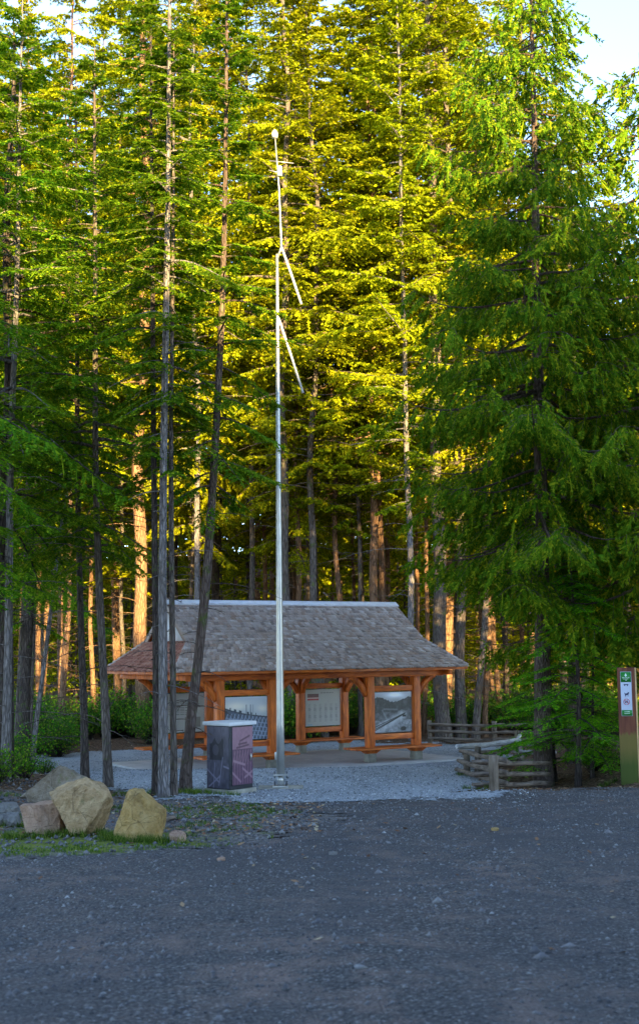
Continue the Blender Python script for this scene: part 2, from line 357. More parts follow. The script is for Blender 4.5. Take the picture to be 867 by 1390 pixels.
def ground_pts(n, x0, x1, y0, y1, seed, poly=None, neg=None):
    r = np.random.default_rng(seed); x = x0+r.random(n)*(x1-x0); y = y0+r.random(n)*(y1-y0)
    m = np.ones(n, bool)
    if poly: m &= inpoly(x, y, poly)
    if neg: m &= ~inpoly(x, y, neg)
    x, y = x[m], y[m]; return np.stack([x, y, gz(x, y)+.014], -1)
P = ground_pts(60000, -8, 9, 6, 24, 11, ROAD); P = P[rng.random(len(P)) < .25+1.1*vnoise(P[:, 0], P[:, 1]*.5, 1.3, 77)]; S = .008+.014*rng.random(len(P))**3+.03*(rng.random(len(P)) > .996)
tag(pebbles('loose_gravel', P, S, M['peb'], 12), 'loose grey stones lying over the gravel road', 'gravel', kind='stuff')
P = ground_pts(26000, -9, 6.5, 20.3, 42, 41, PAD); P = P[(P[:, 1] < 23+19*rng.random(len(P))) & (rng.random(len(P)) < .15+.85*sm(21.0, 23.2, P[:, 1]))]; P[:, 2] += .014; S = .012+.014*rng.random(len(P))**2
tag(pebbles('crushed_stone', P, S, M['pebl'], 42), 'pale crushed stones covering the apron before the slab', 'gravel', kind='stuff')
P = ground_pts(5000, -2.6, 3.6, 18.6, 22.8, 43); P = P[rng.random(len(P)) < .03+.45*sm(19.5, 22.3, P[:, 1])**2]; S = .009+.012*rng.random(len(P))**2; P[:, 2] += .012
tag(pebbles('scattered_stone', P, S, M['pebl'], 44), 'pale stones strayed along the apron edge onto the road', 'gravel', kind='stuff')
P = ground_pts(9000, -8, 0, 13, 24, 13, None, ROAD); S = .010+.03*rng.random(len(P))**4
tag(pebbles('gravel_scatter', P, S, M['peb'], 14), 'scattered stones on the mossy ground around the boulders', 'gravel', kind='stuff')
P = np.concatenate([ground_pts(350, -8, 9, 8, 22, 15), ground_pts(5000, -9, 0, 16, 26, 16, None, PAD), ground_pts(6000, 2.5, 12, 22, 32, 17, None, ROAD), ground_pts(16000, -20, 20, 30, 60, 18, None, PAD)])
P = P[~(inpoly(P[:, 0], P[:, 1], PAD))]
V, F = scatter_quads(P, .035, 1.0, .8, 5, 1.0); o = link('leaf_litter', mesh_np('leaf_litter', V, F, M['litter'])); tag(o, 'brown fallen leaves and bark scraps on the ground', 'leaf litter', kind='stuff')
# grass and moss tufts
def tufts(name, P, hgt, blades, mat, seed, label):
    r = np.random.default_rng(seed); n = len(P)*blades; B = np.repeat(P, blades, 0)+np.stack([(r.random(n)-.5)*.07, (r.random(n)-.5)*.07, np.full(n, -.01)], -1)
    a = r.random(n)*6.283; h = hgt*(.4+.8*r.random(n)); ln = .5*h
    d = np.stack([np.cos(a)*ln, np.sin(a)*ln, h], -1); e = np.stack([-np.sin(a), np.cos(a), 0*a], -1)*.0045
    V = np.stack([B-e, B+e, B+d], 1).reshape(-1, 3)
    o = link(name, mesh_np(name, V, np.arange(n*3).reshape(-1, 3), mat)); return tag(o, label, 'grass', kind='stuff')
M['grass'] = leafmat('grass_blades', (.05, .11, .012), (.09, .17, .016), (.20, .22, .04), .3, 1.5)
Pg = ground_pts(9000, -8, 0, 12.8, 24, 21, None, ROAD)
wgt = vnoise(Pg[:, 0], Pg[:, 1], .9, 31)*.6+vnoise(Pg[:, 0], Pg[:, 1], 3, 32)*.4
Pg = Pg[(wgt > .52) & ~inpoly(Pg[:, 0], Pg[:, 1], PAD)]
tufts('grass', Pg, .045, 9, M['grass'], 22, 'short mossy grass around the boulders and tree feet')
Pg = np.concatenate([gp(px, py)[None]+np.c_[(rng.random((n, 2))-.5)*[sx, sy], np.zeros(n)] for px, py, n, sx, sy in
   ((60, 1137, 60, 1.1, .25), (190, 1145, 50, .6, .2), (25, 1122, 30, .5, .3), (150, 1138, 20, .3, .4), (225, 1078, 60, 1.4, .8), (255, 1078, 50, .8, .6), (95, 1132, 40, 1.0, .3), (165, 1142, 30, .5, .2), (225, 1145, 25, .5, .3), (640, 1054, 30, .7, .7), (835, 1062, 30, .7, .3), (290, 1080, 40, .9, .5), (650, 1072, 20, .6, .3))])
Pg[:, 2] = gz(Pg[:, 0], Pg[:, 1])+.01
tufts('grass', Pg, .11, 12, M['grass'], 23, 'taller green grass tufts at the feet of trees, rocks and posts')

# ------------------------------------------------------------------ trees
def leaflets(P0, D, N, L, ll, wid, k, ang, droop, r, flat=.25, both=True):
    """for m twigs (start, dir, side, length) lay k leaflets on each side"""
    m = len(P0); t = (np.arange(k)+.5)/k; S = np.cross(D, N); S /= np.linalg.norm(S, axis=1)[:, None]+1e-9
    T = np.tile(t, (m, 1))+(r.random((m, k))-.5)/k
    base = P0[:, None]+D[:, None]*(T*L[:, None])[..., None]-np.array([0, 0, 1.])*(droop*(T*L[:, None])**2)[..., None]
    out = []
    for sgn in (-1, 1):
        a = ang*(.75+.5*r.random((m, k)))
        d = D[:, None]*np.cos(a)[..., None]+S[:, None]*(sgn*np.sin(a))[..., None]+N[:, None]*((r.random((m, k))-.5)*flat*2)[..., None]
        d[..., 2] -= droop*.7*T
        ln = ll*(.6+.7*r.random((m, k)))*(1-.45*T)
        wv = np.cross(d, N[:, None]); wv /= np.linalg.norm(wv, axis=-1)[..., None]+1e-9
        wv = wv+N[:, None]*((r.random((m, k))-.5)*2*ROLLN)[..., None]; wv *= (wid*(.7+.6*r.random((m, k))))[..., None]
        tip = base+d*ln[..., None]; mid = base+d*(ln*.45)[..., None]
        out.append(np.stack([base, mid+wv, tip, mid-wv], 2).reshape(-1, 3))
    return np.concatenate(out)
ROLLN = .6
def conifer(seed, H, cb, r0, Lmax, spacing, ll, wid, tw_step, k, path=None, kind='fir', dead=True, prof=None, topthin=.12, sag=.12, side=6, wood=3, bare=1.0, rise=.12, wild=.4):
    """returns (wood mesh builder, crown vertex array); path(z)->(x,y) offset of the stem"""
    r = np.random.default_rng(seed)
    if path is None:
        ph = r.random(4)*6.28; am = r.random(2)*.10*H/20
        path = lambda z: np.array([am[0]*np.sin(z*.35+ph[0])+.04*np.sin(z*1.1+ph[1]), am[1]*np.sin(z*.3+ph[2])+.04*np.sin(z+ph[3])])
    rad = lambda z: r0*(1-z/H)**.75*(1-topthin)+r0*topthin*(1-z/H)+.012+r0*.45*math.exp(-z*2.2)
    wb = MB(); zs = np.concatenate([[-.25, 0, .15, .4, .8], np.linspace(1.4, H, max(14, int(H*1.1)))])
    wb.tube([np.r_[path(max(z, 0)), z] for z in zs], [rad(max(z, 0)) if z < H else .01 for z in zs], side, True, .12)
    tP, tD, tN, tL = [], [], [], []
    z = cb; az = r.random()*6.28
    while z < H-.25:
        f = (z-cb)/(H-cb)
        if prof: Lb = Lmax*prof(f)
        else: Lb = Lmax*(min(1, .45+f*3))*(1-f)**.8+.18
        nb = 1 if r.random() < .5 else 2
        for _ in range(nb):
            az += 2.4+r.random()*.8; L = Lb*(.6+.6*r.random())*(1-.35*wild*r.random()**2*(r.random() < .5)); sg_ = sag*(1+wild*(r.random()*1.2-.4)); z += spacing*wild*(r.random()-.5)*.8; el = rise-.3*(1-f)*r.random()+.45*f
            if kind == 'cedar': el = -.12+.35*f+.15*r.random()
            if kind == 'hemlock': el = .12+.2*r.random()-.12
            h = np.array([math.cos(az), math.sin(az), 0]); n = 8; tt = np.linspace(0, 1, n)
            if kind == 'cedar': zz = L*(el*tt-.55*tt**1.4+.42*tt**3.2)
            else: zz = L*(math.tan(el+wild*.35*(r.random()-.5))*tt-sg_*2.2*tt**2+sg_*.7*tt**4)
            side_ = np.array([-h[1], h[0], 0]); wv = (r.random()-.5)*.25*L
            p0 = np.r_[path(z), z]; pts = p0+h*(L*tt)[:, None]+side_*(wv*tt**2)[:, None]+np.array([0, 0, 1])*zz[:, None]
            wb.tube(pts, np.linspace(.010+.011*L, .004, n), wood, False)
            sfrom = .22 if kind != 'hemlock' else .1
            s_ = L*sfrom*bare; cum = L*tt
            while kind == 'cedar' and s_ < L:
                q = s_/L; c = np.array([np.interp(q, tt, pts[:, i]) for i in range(3)]); i0 = min(int(q*(n-1)), n-2); dr = pts[i0+1]-pts[i0]; dr /= np.linalg.norm(dr)
                for sg in (-1, 1):
                    if r.random() < .18: continue
                    lb = L*(.34-.22*q)*(.6+.7*r.random())+.12; d = dr*.75+side_*sg*.8; d[2] *= .5; d /= np.linalg.norm(d); t5 = np.linspace(0, 1, 4)
                    sb = c+d*(lb*t5)[:, None]-np.array([0, 0, 1])*(lb*.55*t5**2)[:, None]; wb.tube(sb, [.007, .006, .005, .003], 3, False)
                    m_ = max(2, int(lb/.13))
                    for kk in range(m_):
                        u = (kk+.6*r.random()+.3)/m_; cc = np.array([np.interp(u, t5, sb[:, i]) for i in range(3)]); dd = d*.35+h*.15+r.normal(size=3)*.16+np.array([0, 0, -1.0])
                        dd /= np.linalg.norm(dd); nn = side_*r.normal()+h*r.normal(); nn = nn-dd*nn.dot(dd); nn /= np.linalg.norm(nn)+1e-9
                        tP.append(cc); tD.append(dd); tN.append(nn); tL.append((.26+.42*r.random()**1.3)*(.55+.45*min(1, L/2)))
                    tP.append(sb[-1]); dd = d*.8+np.array([0, 0, -.7]); dd /= np.linalg.norm(dd); tD.append(dd); nn = np.array([0, 0, 1.])-dd*dd[2]; tN.append(nn/np.linalg.norm(nn)); tL.append(.3)
                s_ += tw_step*(1.2+1.4*r.random())
            while s_ < L:
                q = s_/L; c = np.array([np.interp(q, tt, pts[:, i]) for i in range(3)])
                i0 = min(int(q*(n-1)), n-2); dr = pts[i0+1]-pts[i0]; dr /= np.linalg.norm(dr)
                for sg in (-1, 1):
                    if r.random() < .12: continue
                    a = .95*(.8+.4*r.random()); lt = (L*.42*(1-q*.75)+.10)*(.6+.7*r.random())
                    d = dr*math.cos(a)+side_*sg*math.sin(a); nn = np.array([0, 0, 1.])+.35*(r.random(3)-.5)
                    if kind == 'cedar':
                        d = dr*.45+side_*sg*(.5*r.random()+.15)+np.array([0, 0, -1.0-.5*r.random()]); lt = (.22+.42*r.random())*(.6+.4*min(1, L))
                        nn = side_*r.normal()*1.0+h*r.normal(); 
                    if kind == 'fir': d[2] -= .15+.45*wild*r.random()*lt
                    d /= np.linalg.norm(d); nn = nn-d*nn.dot(d); nn /= np.linalg.norm(nn)+1e-9
                    tP.append(c); tD.append(d); tN.append(nn); tL.append(lt)
                s_ += tw_step*(.6+.8*r.random())
            tP.append(pts[-2]); d = pts[-1]-pts[-2]; d /= np.linalg.norm(d); tD.append(d); tN.append(np.array([0, 0, 1.])-d*d[2]); tL.append(.25+.1*L)
        z += spacing*(.6+.8*r.random())*(1-.45*f)
    if dead:
        z = max(.8, cb*.18)
        while z < cb+.15*(H-cb):
            az = r.random()*6.28; L = (.25+1.3*r.random()**1.5)*min(1.4, Lmax*.6); h = np.array([math.cos(az), math.sin(az), 0]); tt = np.linspace(0, 1, 5)
            side_ = np.array([-h[1], h[0], 0]); pts = np.r_[path(z), z]+h*(L*tt)[:, None]+side_*((r.random()-.5)*.5*L*tt**2)[:, None]+np.array([0, 0, 1])*(L*((r.random()*.5-.1)*tt-.3*tt**2))[:, None]
            wb.tube(pts, np.linspace(.012, .004, 5), 3, False)
            for _ in range(2):
                q = pts[2+int(r.random()*2)]; e = q+(h*.35+side_*(r.random()-.5)*.9+np.array([0, 0, -.25+.3*r.random()]))*L*.45
                wb.tube(np.array([q, (q+e)/2+.02, e]), [.006, .005, .003], 3, False)
            z += .10+.38*r.random()
    tP, tD, tN, tL = map(np.array, (tP, tD, tN, tL))
    V = leaflets(tP, tD, tN, tL, ll, wid, k, .85 if kind != 'cedar' else .65, .25 if kind != 'cedar' else .0, r, .35)
    # the twig's own leader spray
    e = np.cross(tD, tN)*(wid*1.1); mid = tP+tD*(tL*.5)[:, None]
    W = np.stack([tP, mid+e, tP+tD*(tL*1.05)[:, None], mid-e], 1).reshape(-1, 3)
    return wb, np.concatenate([V, W])
def wood_mesh(wb, name='trunk'):
    return mesh_np(name, np.concatenate(wb.v), [q for q in wb.q.values() if q], None, True)
def crown_mesh(V, name='crown'): return mesh_np(name, V, np.arange(len(V)).reshape(-1, 4))
def tree(name, proto, loc, rz, scale, bark, leaf, label, cat='tree', group=None):
    t = empty(name, loc, rz); t.scale = scale if hasattr(scale, '__len__') else (scale,)*3
    for nm, me, mt in (('trunk', proto[0], bark), ('crown', proto[1], leaf)):
        if not me.materials: me.materials.append(None)
        o = bpy.data.objects.new(nm, me); col.objects.link(o); o.parent = t
        o.material_slots[0].link = 'OBJECT'; o.material_slots[0].material = mt
    return tag(t, label, cat, group)
def proto(*a, **k):
    wb, V = conifer(*a, **k); return (wood_mesh(wb), crown_mesh(V))

print('far protos')
ROLLN = 2.2
FAR = [proto(100+i, H, cb, r0, Lm, .26, .13, .0185, .13, 9, side=7, sag=s_, rise=.2, wild=1) for i, (H, cb, r0, Lm, s_) in enumerate(
    [(27, 8.0, .105, 3.1, .16), (30, 9.5, .14, 3.5, .2), (25, 7.0, .085, 2.8, .14), (32, 10.5, .19, 3.8, .2), (28, 6.0, .12, 3.3, .24)])]
LOW = [proto(150+i, H, cb, r0, Lm, .26, .12, .03, .16, 5, side=6, dead=False) for i, (H, cb, r0, Lm) in enumerate([(7, .8, .06, 1.7), (10, 1.5, .08, 2.0)])]
SHADER = proto(170, 18, .8, .22, 3.4, .30, .30, .085, .24, 5, side=6, dead=False, prof=lambda f: min(1, (1-f)*4+.15))
woods = SHADER[1]
ROLLN = 1.1

# --- forest behind and beside
taken = []
def free(x, y, d): return all((x-a)**2+(y-b)**2 > d*d for a, b in taken)
G_BACK = 'firs of the forest behind the shelter'
def hf(x, y):
    u = x/y*FPX+433
    return .58+.17*r2.random() if u > 655 else (.78+.25*r2.random() if 40 < u < 175 else 1.0)
r2 = random.Random(5)
named_bg = [ # px, py(ground), width px at the foot, proto, bark, label
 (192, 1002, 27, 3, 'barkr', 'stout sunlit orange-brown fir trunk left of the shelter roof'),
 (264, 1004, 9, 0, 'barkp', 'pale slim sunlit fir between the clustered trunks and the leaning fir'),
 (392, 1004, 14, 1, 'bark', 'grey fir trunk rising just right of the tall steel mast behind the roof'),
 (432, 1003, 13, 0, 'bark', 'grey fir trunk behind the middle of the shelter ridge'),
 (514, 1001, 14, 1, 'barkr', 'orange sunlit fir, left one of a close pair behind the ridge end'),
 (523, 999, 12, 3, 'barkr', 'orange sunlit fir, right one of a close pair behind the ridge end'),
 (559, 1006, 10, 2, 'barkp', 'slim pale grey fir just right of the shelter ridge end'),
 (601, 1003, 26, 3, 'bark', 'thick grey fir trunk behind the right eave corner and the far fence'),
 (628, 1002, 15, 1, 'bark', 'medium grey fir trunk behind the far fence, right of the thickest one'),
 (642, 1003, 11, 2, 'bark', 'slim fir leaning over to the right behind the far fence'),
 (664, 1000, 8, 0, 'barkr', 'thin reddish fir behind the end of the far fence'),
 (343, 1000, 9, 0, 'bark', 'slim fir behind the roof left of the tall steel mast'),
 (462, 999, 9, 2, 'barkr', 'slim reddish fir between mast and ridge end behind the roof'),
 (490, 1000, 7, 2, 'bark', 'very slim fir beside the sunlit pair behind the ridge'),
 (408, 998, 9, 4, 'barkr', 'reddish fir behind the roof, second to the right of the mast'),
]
for i, (px, py, wp, k, b, lab) in enumerate(named_bg):
    p = gp(px, py); rr = wp/FPX*p[1]/2; base_r = [.12, .155, .10, .205, .135][k]; H = [27, 30, 25, 32, 28][k]
    s_ = rr/base_r; zs = 1.05+.3*random.random()
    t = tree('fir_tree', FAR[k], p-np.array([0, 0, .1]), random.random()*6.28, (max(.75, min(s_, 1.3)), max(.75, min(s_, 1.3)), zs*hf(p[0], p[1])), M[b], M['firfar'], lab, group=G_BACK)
    if px == 642: t.rotation_euler = (0, R(5), 0)
    taken.append((p[0], p[1]))
for band, (y0, y1, dens, cnt) in enumerate(((44, 60, 1.1, 66), (60, 80, 2.0, 48), (80, 108, 2.6, 44))):
    n = 0; tries = 0
    while n < cnt and tries < 4000:
        tries += 1; y = y0+r2.random()*(y1-y0); x = (r2.random()*2-1)*(y*.30+2.5)
        if not free(x, y, dens): continue
        taken.append((x, y)); n += 1; k = r2.choice((0, 0, 1, 2, 2, 3, 4)); s_ = .72+.4*r2.random()
        lit = x
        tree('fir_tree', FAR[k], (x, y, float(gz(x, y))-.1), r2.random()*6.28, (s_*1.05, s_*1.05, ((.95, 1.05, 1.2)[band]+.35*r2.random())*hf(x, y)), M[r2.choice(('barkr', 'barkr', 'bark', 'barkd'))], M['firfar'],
             ('slender fir among the sunlit trees close behind the shelter', 'slender fir in the middle depth of the sunlit forest', 'distant fir deep in the forest behind all others')[band], group=G_BACK)
for i in range(90):
    y = 46+4*(r2.random() < .0) if False else 48+r2.random()*50; x = (r2.random()*2-1)*(y*.29); k = r2.choice((0, 1))
    if not free(x, y, 1.2): continue
    taken.append((x, y))
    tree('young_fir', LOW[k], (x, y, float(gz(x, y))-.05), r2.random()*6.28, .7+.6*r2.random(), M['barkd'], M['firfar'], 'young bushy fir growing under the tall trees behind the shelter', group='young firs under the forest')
Vw = np.asarray([v.co[:] for v in woods.vertices]); Vw = Vw.reshape(-1, 4, 3); parts = []
r4 = np.random.default_rng(33)
for i in range(46):
    x = -46+92*(i+r4.random()*.8)/46; y = 110+r4.random()*16; a = r4.random()*6.28; k = .9+.5*r4.random(); c_, s_ = math.cos(a), math.sin(a)
    q = Vw[r4.random(len(Vw)) < .8]*k; q = np.stack([q[..., 0]*c_-q[..., 1]*s_+x, q[..., 0]*s_+q[..., 1]*c_+y, q[..., 2]+float(gz(x, y))-.5], -1); parts.append(q.reshape(-1, 3))
parts = np.concatenate(parts); wo = link('distant_woods', crown_mesh(parts, 'distant_woods'), None, M['firfar']); tag(wo, 'solid wall of far conifer foliage at the back of the forest', 'woods', kind='stuff')
# sides, green and shaded
SIDE = [(-12.5, 38), (-14.5, 34), (-12, 25.5), (-11.5, 44), (8.6, 31), (10.6, 29), (12.5, 34), (13, 41), (14, 39)]
for i, (x, y) in enumerate(SIDE):
    left = x < 0; taken.append((x, y)); k = r2.choice((0, 2, 4, 1)); s_ = .62+.2*r2.random()
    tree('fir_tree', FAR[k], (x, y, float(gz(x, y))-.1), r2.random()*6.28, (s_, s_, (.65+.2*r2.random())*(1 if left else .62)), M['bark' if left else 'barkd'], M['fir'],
         'green fir in the shade left of the shelter, behind the front trunks' if left else 'dark green fir in the shade behind the drooping cedar',
         group='shaded firs left of the shelter' if left else 'shaded firs behind the cedar')

# --- near trees on the left, each with its own stem read from the photograph's place
def stem(pts, Y, H):
    W = np.array([at(px, py, Y) for px, py in pts]); z0 = W[0][2]; z = W[:, 2]-z0; X = W[:, 0]
    sl = (X[-1]-X[-2])/(z[-1]-z[-2]) if len(z) > 1 else 0
    def f(q):
        x = np.interp(q, z, X) if q <= z[-1] else X[-1]+sl*.5*(q-z[-1])
        return np.array([x-X[0], .0])
    zz = np.linspace(0, H, 40); xs = np.array([f(a)[0] for a in zz]); xs = np.convolve(np.pad(xs, 3, 'edge'), np.ones(7)/7, 'valid'); xs -= xs[0]
    return (W[0], lambda q: np.array([np.interp(q, zz, xs), .04*math.sin(q*.8)]))
G_L = 'tall trees in front of the shelter on the left'
near = [ # pts, py foot, width, H, crown base, Lmax, bark, label, density spacing
 ([(8, 1010), (12, 820), (15, 620), (22, 400)], 1060, 15, 15, 6.5, 2.2, 'barkp', 'pale grey bare trunk at the far left edge behind the bush', .26),
 ([(22, 1010), (34, 800), (42, 640), (46, 500)], 1050, 10, 14, 5.5, 1.6, 'bark', 'slim grey trunk leaning slightly right, beside the pale one at the left edge', .30),
 ([(40, 1010), (46, 850), (49, 680)], 1046, 7, 11, 5.2, 1.4, 'bark', 'thinnest upright stem between the slim leaning trunks at the left', .34),
 ([(44, 1012), (60, 900), (84, 712), (100, 600)], 1050, 8, 10, 5.5, 1.3, 'barkp', 'thin stem leaning strongly to the right at the left side', .4),
 ([(116, 1058), (110, 900), (106, 700), (104, 560)], 1058, 12, 15, 5.6, 1.9, 'barkd', 'dark straight trunk left of the shelter roof tip', .24),
 ([(147, 1070), (138, 900), (130, 700), (128, 500)], 1070, 14, 15, 5.2, 2.0, 'bark', 'grey trunk crossing the left roof tip of the shelter', .24),
 ([(212, 1080), (211, 800), (208, 500), (206, 300)], 1080, 12, 15, 6.4, 1.15, 'barkd', 'dark brown trunk, left one of the three close trunks beside the cabinet', .28),
 ([(222, 1084), (220, 800), (224, 500), (229, 180)], 1084, 16, 17, 7.6, 1.3, 'barkp', 'tallest grey trunk, middle one of the three close trunks beside the cabinet', .26),
 ([(236, 1081), (233, 800), (232, 560), (234, 400)], 1081, 10, 14, 7.0, 1.0, 'bark', 'slim mossy trunk, right one of the three close trunks beside the cabinet', .3),
 ([(251, 1076), (262, 960), (282, 815), (295, 600), (305, 400), (309, 200)], 1076, 18, 16, 6.0, 1.4, 'barkc', 'brown trunk leaning right from beside the printed cabinet', .27),
]
# the near cluster's crowns
for i, (pts, fy, wp, H, cb, Lm, b, lab, spc) in enumerate(near):
    g = gp(pts[0][0], fy); Y = g[1]; p2 = [(pts[0][0], fy)]+[q for q in pts if q[1] < fy-5]
    p0, path = stem(p2, Y, H)
    pr = proto(300+i, H, cb-.6, wp/FPX*Y/2*.73, Lm*1.1, spc*.85, .085, .0125, .085, 12, path=path, side=10, wood=4, sag=.20, wild=1.0)
    tree('fir_tree', pr, (p0[0], p0[1], float(gz(p0[0], p0[1]))-.04), 0, 1, M[b], M['fir'], lab, group=G_L)
# big-boughed firs whose stems stand outside the picture on the left, boughs reach in
big = proto(350, 17, 3.4, .2, 3.7, .23, .10, .014, .10, 12, side=8, wood=4, sag=.24, wild=1.0)
big2 = proto(351, 15, 3.8, .16, 3.1, .22, .10, .014, .10, 12, side=8, wood=4, sag=.2, wild=1.0)
for (x, y, rz, p, lab) in ((-6.7, 18.8, 1.0, big, 'large dark fir at the left edge, its long boughs hanging into view'), (-5.9, 23.4, 2.2, big2, 'bushy green fir filling the left side above the bare trunks'),
                     
                      (-7.2, 31, .3, big2, 'green fir standing left of the concrete slab')):
    sc_ = 1.0 if y < 27 else .9
    tree('fir_tree', p, (x, y, float(gz(x, y))-.05), rz, (sc_, sc_, 1), M['barkd'], M['fir'], lab, group=G_L)

# --- cedar on the right
gc = gp(737, 1068)
cprof = lambda f: (1-f)**.55*min(1, .66+f*2.2)
p0, path = stem([(737, 1068), (735, 700), (728, 400), (722, 0)], gc[1], 17)
wb, V = conifer(400, 18.5, 4.5, .17, 3.75, .21, .12, .016, .12, 10, path=path, kind='cedar', prof=cprof, side=12, wood=4, dead=True)
pr = (wood_mesh(wb), crown_mesh(V))
tree('cedar_tree', pr, (p0[0], p0[1], float(gz(p0[0], p0[1]))-.05), 0, 1, M['barkc'], M['cedar'], 'large cedar with drooping sprays and fluted trunk beside the fence', 'tree')
wb, V = conifer(401, 14, 2.6, .14, 3.0, .28, .14, .019, .15, 7, kind='cedar', prof=cprof, side=8, wood=4, dead=False); cedar2 = (wood_mesh(wb), crown_mesh(V))
for (x, y, rz, s_, lab) in ((7.3, 27.0, 2.0, 1.12, 'second drooping cedar at the right edge behind the wooden marker post'), (6.0, 30.5, 4.4, .95, 'smaller drooping cedar in the dark gap behind the big cedar'), (9.9, 24.6, 5.2, 1.05, 'cedar outside the right edge with sprays hanging into view')):
    tree('cedar_tree', cedar2, (x, y, float(gz(x, y))-.05), rz, s_, M['barkc'], M['cedar'], lab, 'tree', 'smaller cedars at the right edge')
# low spreading hemlock
hm = [proto(420+i, H, .9-.4*i, .04, 1.5, .13, .055, .0075, .06, 11, kind='hemlock', side=6, wood=3, dead=False, sag=.2, prof=lambda f: (1-f)**.6) for i, H in enumerate((4.2, 3.0))]
for (px, py, k, s_, rz, lab) in ((786, 1068, 0, 1.2, 0, 'bright green young hemlock with layered boughs left of the marker post'), (752, 1062, 1, 1.1, 2, 'low bright green hemlock spreading around the cedar trunk'), (806, 1055, 1, .95, 4, 'small green hemlock directly behind the marker post')):
    p = gp(px, py); tree('young_hemlock', hm[k], p-np.array([0, 0, .05]), rz, s_, M['barkd'], M['hemlock'], lab, 'tree', 'young hemlocks by the cedar')
# --- trees behind the photographer that throw the long evening shade
CAST = []
r3 = random.Random(9)
for row, (yy, off) in enumerate(((-8.5, 0), (-11.5, 1.3), (-14.5, .5))):
    for i in range(12):
        x = -3.5+off+i*2.7+r3.random()*.8
        hh = {0: 16.5, 1: 17.4, 2: 18.4}[row]+r3.random()*1.0+(2.6 if x < 5 else 0)-(.6 if x > 19 else 0)
        CAST.append((x, yy+r3.random(), hh))
CAST += [(14.9, -10.2, 22.5), (17.0, -9.6, 23.0), (18.9, -10.6, 22.0)]  # taller unseen firs added to shade the big cedar
for i, (x, y, H) in enumerate(CAST):
    tree('fir_tree', SHADER, (x, y, float(gz(x, y))-.05), i*1.3, (1, 1, H/18), M['barkd'], M['fir'], 'tall unseen shade-casting fir behind the photographer at the edge of the clearing', group='firs behind the photographer')

# ------------------------------------------------------------------ shrubs
def shrub(seed, h, w_, n, leaf, big_=1.0):
    r = np.random.default_rng(seed); st = MB(); P, D = [], []
    for i in range(n):
        a = r.random()*6.283; l = w_*r.random()**.6; tp = np.array([math.cos(a)*l, math.sin(a)*l, h*(.45+.6*r.random())*(1-.35*(l/w_)**2)])
        b = np.array([math.cos(a)*l*.15, math.sin(a)*l*.15, -.05]); mid = (b+tp)/2+np.array([0, 0, .12*h])
        tt = np.linspace(0, 1, 5)[:, None]; pts = (1-tt)**2*b+2*tt*(1-tt)*mid+tt**2*tp
        st.tube(pts, np.linspace(.008, .003, 5), 3, False)
        for k in range(14):
            q = .3+.7*r.random(); c = (1-q)**2*b+2*q*(1-q)*mid+q*q*tp+(r.random(3)-.5)*leaf*2.5; P.append(c); D.append(r.normal(size=3)+np.array([0, 0, .3]))
    P = np.array(P); D = np.array(D); D /= np.linalg.norm(D, axis=1)[:, None]; N = r.normal(size=P.shape)*.6+np.array([0, 0, 1.]); E = np.cross(D, N); E /= np.linalg.norm(E, axis=1)[:, None]
    s_ = (leaf*(.6+.7*r.random(len(P))))[:, None]
    V = np.stack([P, P+D*s_*.5+E*s_*.33, P+D*s_, P+D*s_*.5-E*s_*.33], 1).reshape(-1, 3)
    return (wood_mesh(st, 'stem'), crown_mesh(V, 'foliage'))
SH = [shrub(500, .75, .6, 70, .055), shrub(501, 1.3, .95, 130, .075), shrub(502, 1.7, 1.3, 200, .085)]
def put_shrub(k, x, y, s_, lab, grp, i):
    t = empty('shrub', (x, y, float(gz(x, y))), i*1.7); t.scale = (s_,)*3
    for nm, me, mt in (('stem', SH[k][0], M['barkd']), ('foliage', SH[k][1], M['shrub'])):
        if not me.materials: me.materials.append(mt)
        o = bpy.data.objects.new(nm, me); col.objects.link(o); o.parent = t
    return tag(t, lab, 'shrub', grp)
for i, (px, py, k, s_) in enumerate([(6, 1060, 0, .95), (34, 1056, 0, .85), (60, 1052, 0, .6), (-12, 1066, 0, 1.0), (20, 1048, 1, .5)]):
    p = gp(px, py); put_shrub(k, p[0], p[1], s_, 'leafy green shrub with some rusty leaves on the bank behind the boulders', 'shrubs on the left bank', i)
j = 0
for i in range(70):
    x = -14+r2.random()*13.5; y = 37+r2.random()*14
    if inpoly(np.array([x]), np.array([y]), PAD)[0] or (x > -7.2 and y < 42.5) : continue
    j += 1; put_shrub(r2.choice((1, 2, 2)), x, y, .7+.4*r2.random(), 'green leafy shrub of the undergrowth left behind the shelter', 'undergrowth shrubs left of the shelter', i)
for i, (x, y) in enumerate([(-8.2, 33.5), (-9.3, 31.5), (-8.8, 35.5), (-7.9, 37.8), (-10.8, 33.4), (-7.4, 29.2), (-9.6, 28.2), (-11.5, 29.6)]):
    put_shrub(1+i % 2, x, y, .8, 'green leafy shrub at the left rim of the gravel beside the slab', 'shrubs beside the slab', i)
for i in range(34):
    x = -1+r2.random()*14; y = 44+r2.random()*8
    put_shrub(r2.choice((1, 2, 2)), x, y, .8+.4*r2.random(), 'green shrub under the trees right behind the shelter', 'undergrowth shrubs behind the shelter', i)
for i, (x, y) in enumerate([(6.8, 26.2), (7.8, 28.5), (8.6, 26.4), (5.9, 27.7), (9.6, 28)]):
    put_shrub(1, x, y, .7, 'dark green shrub on the bank behind the young hemlocks', 'shrubs behind the hemlocks', i)

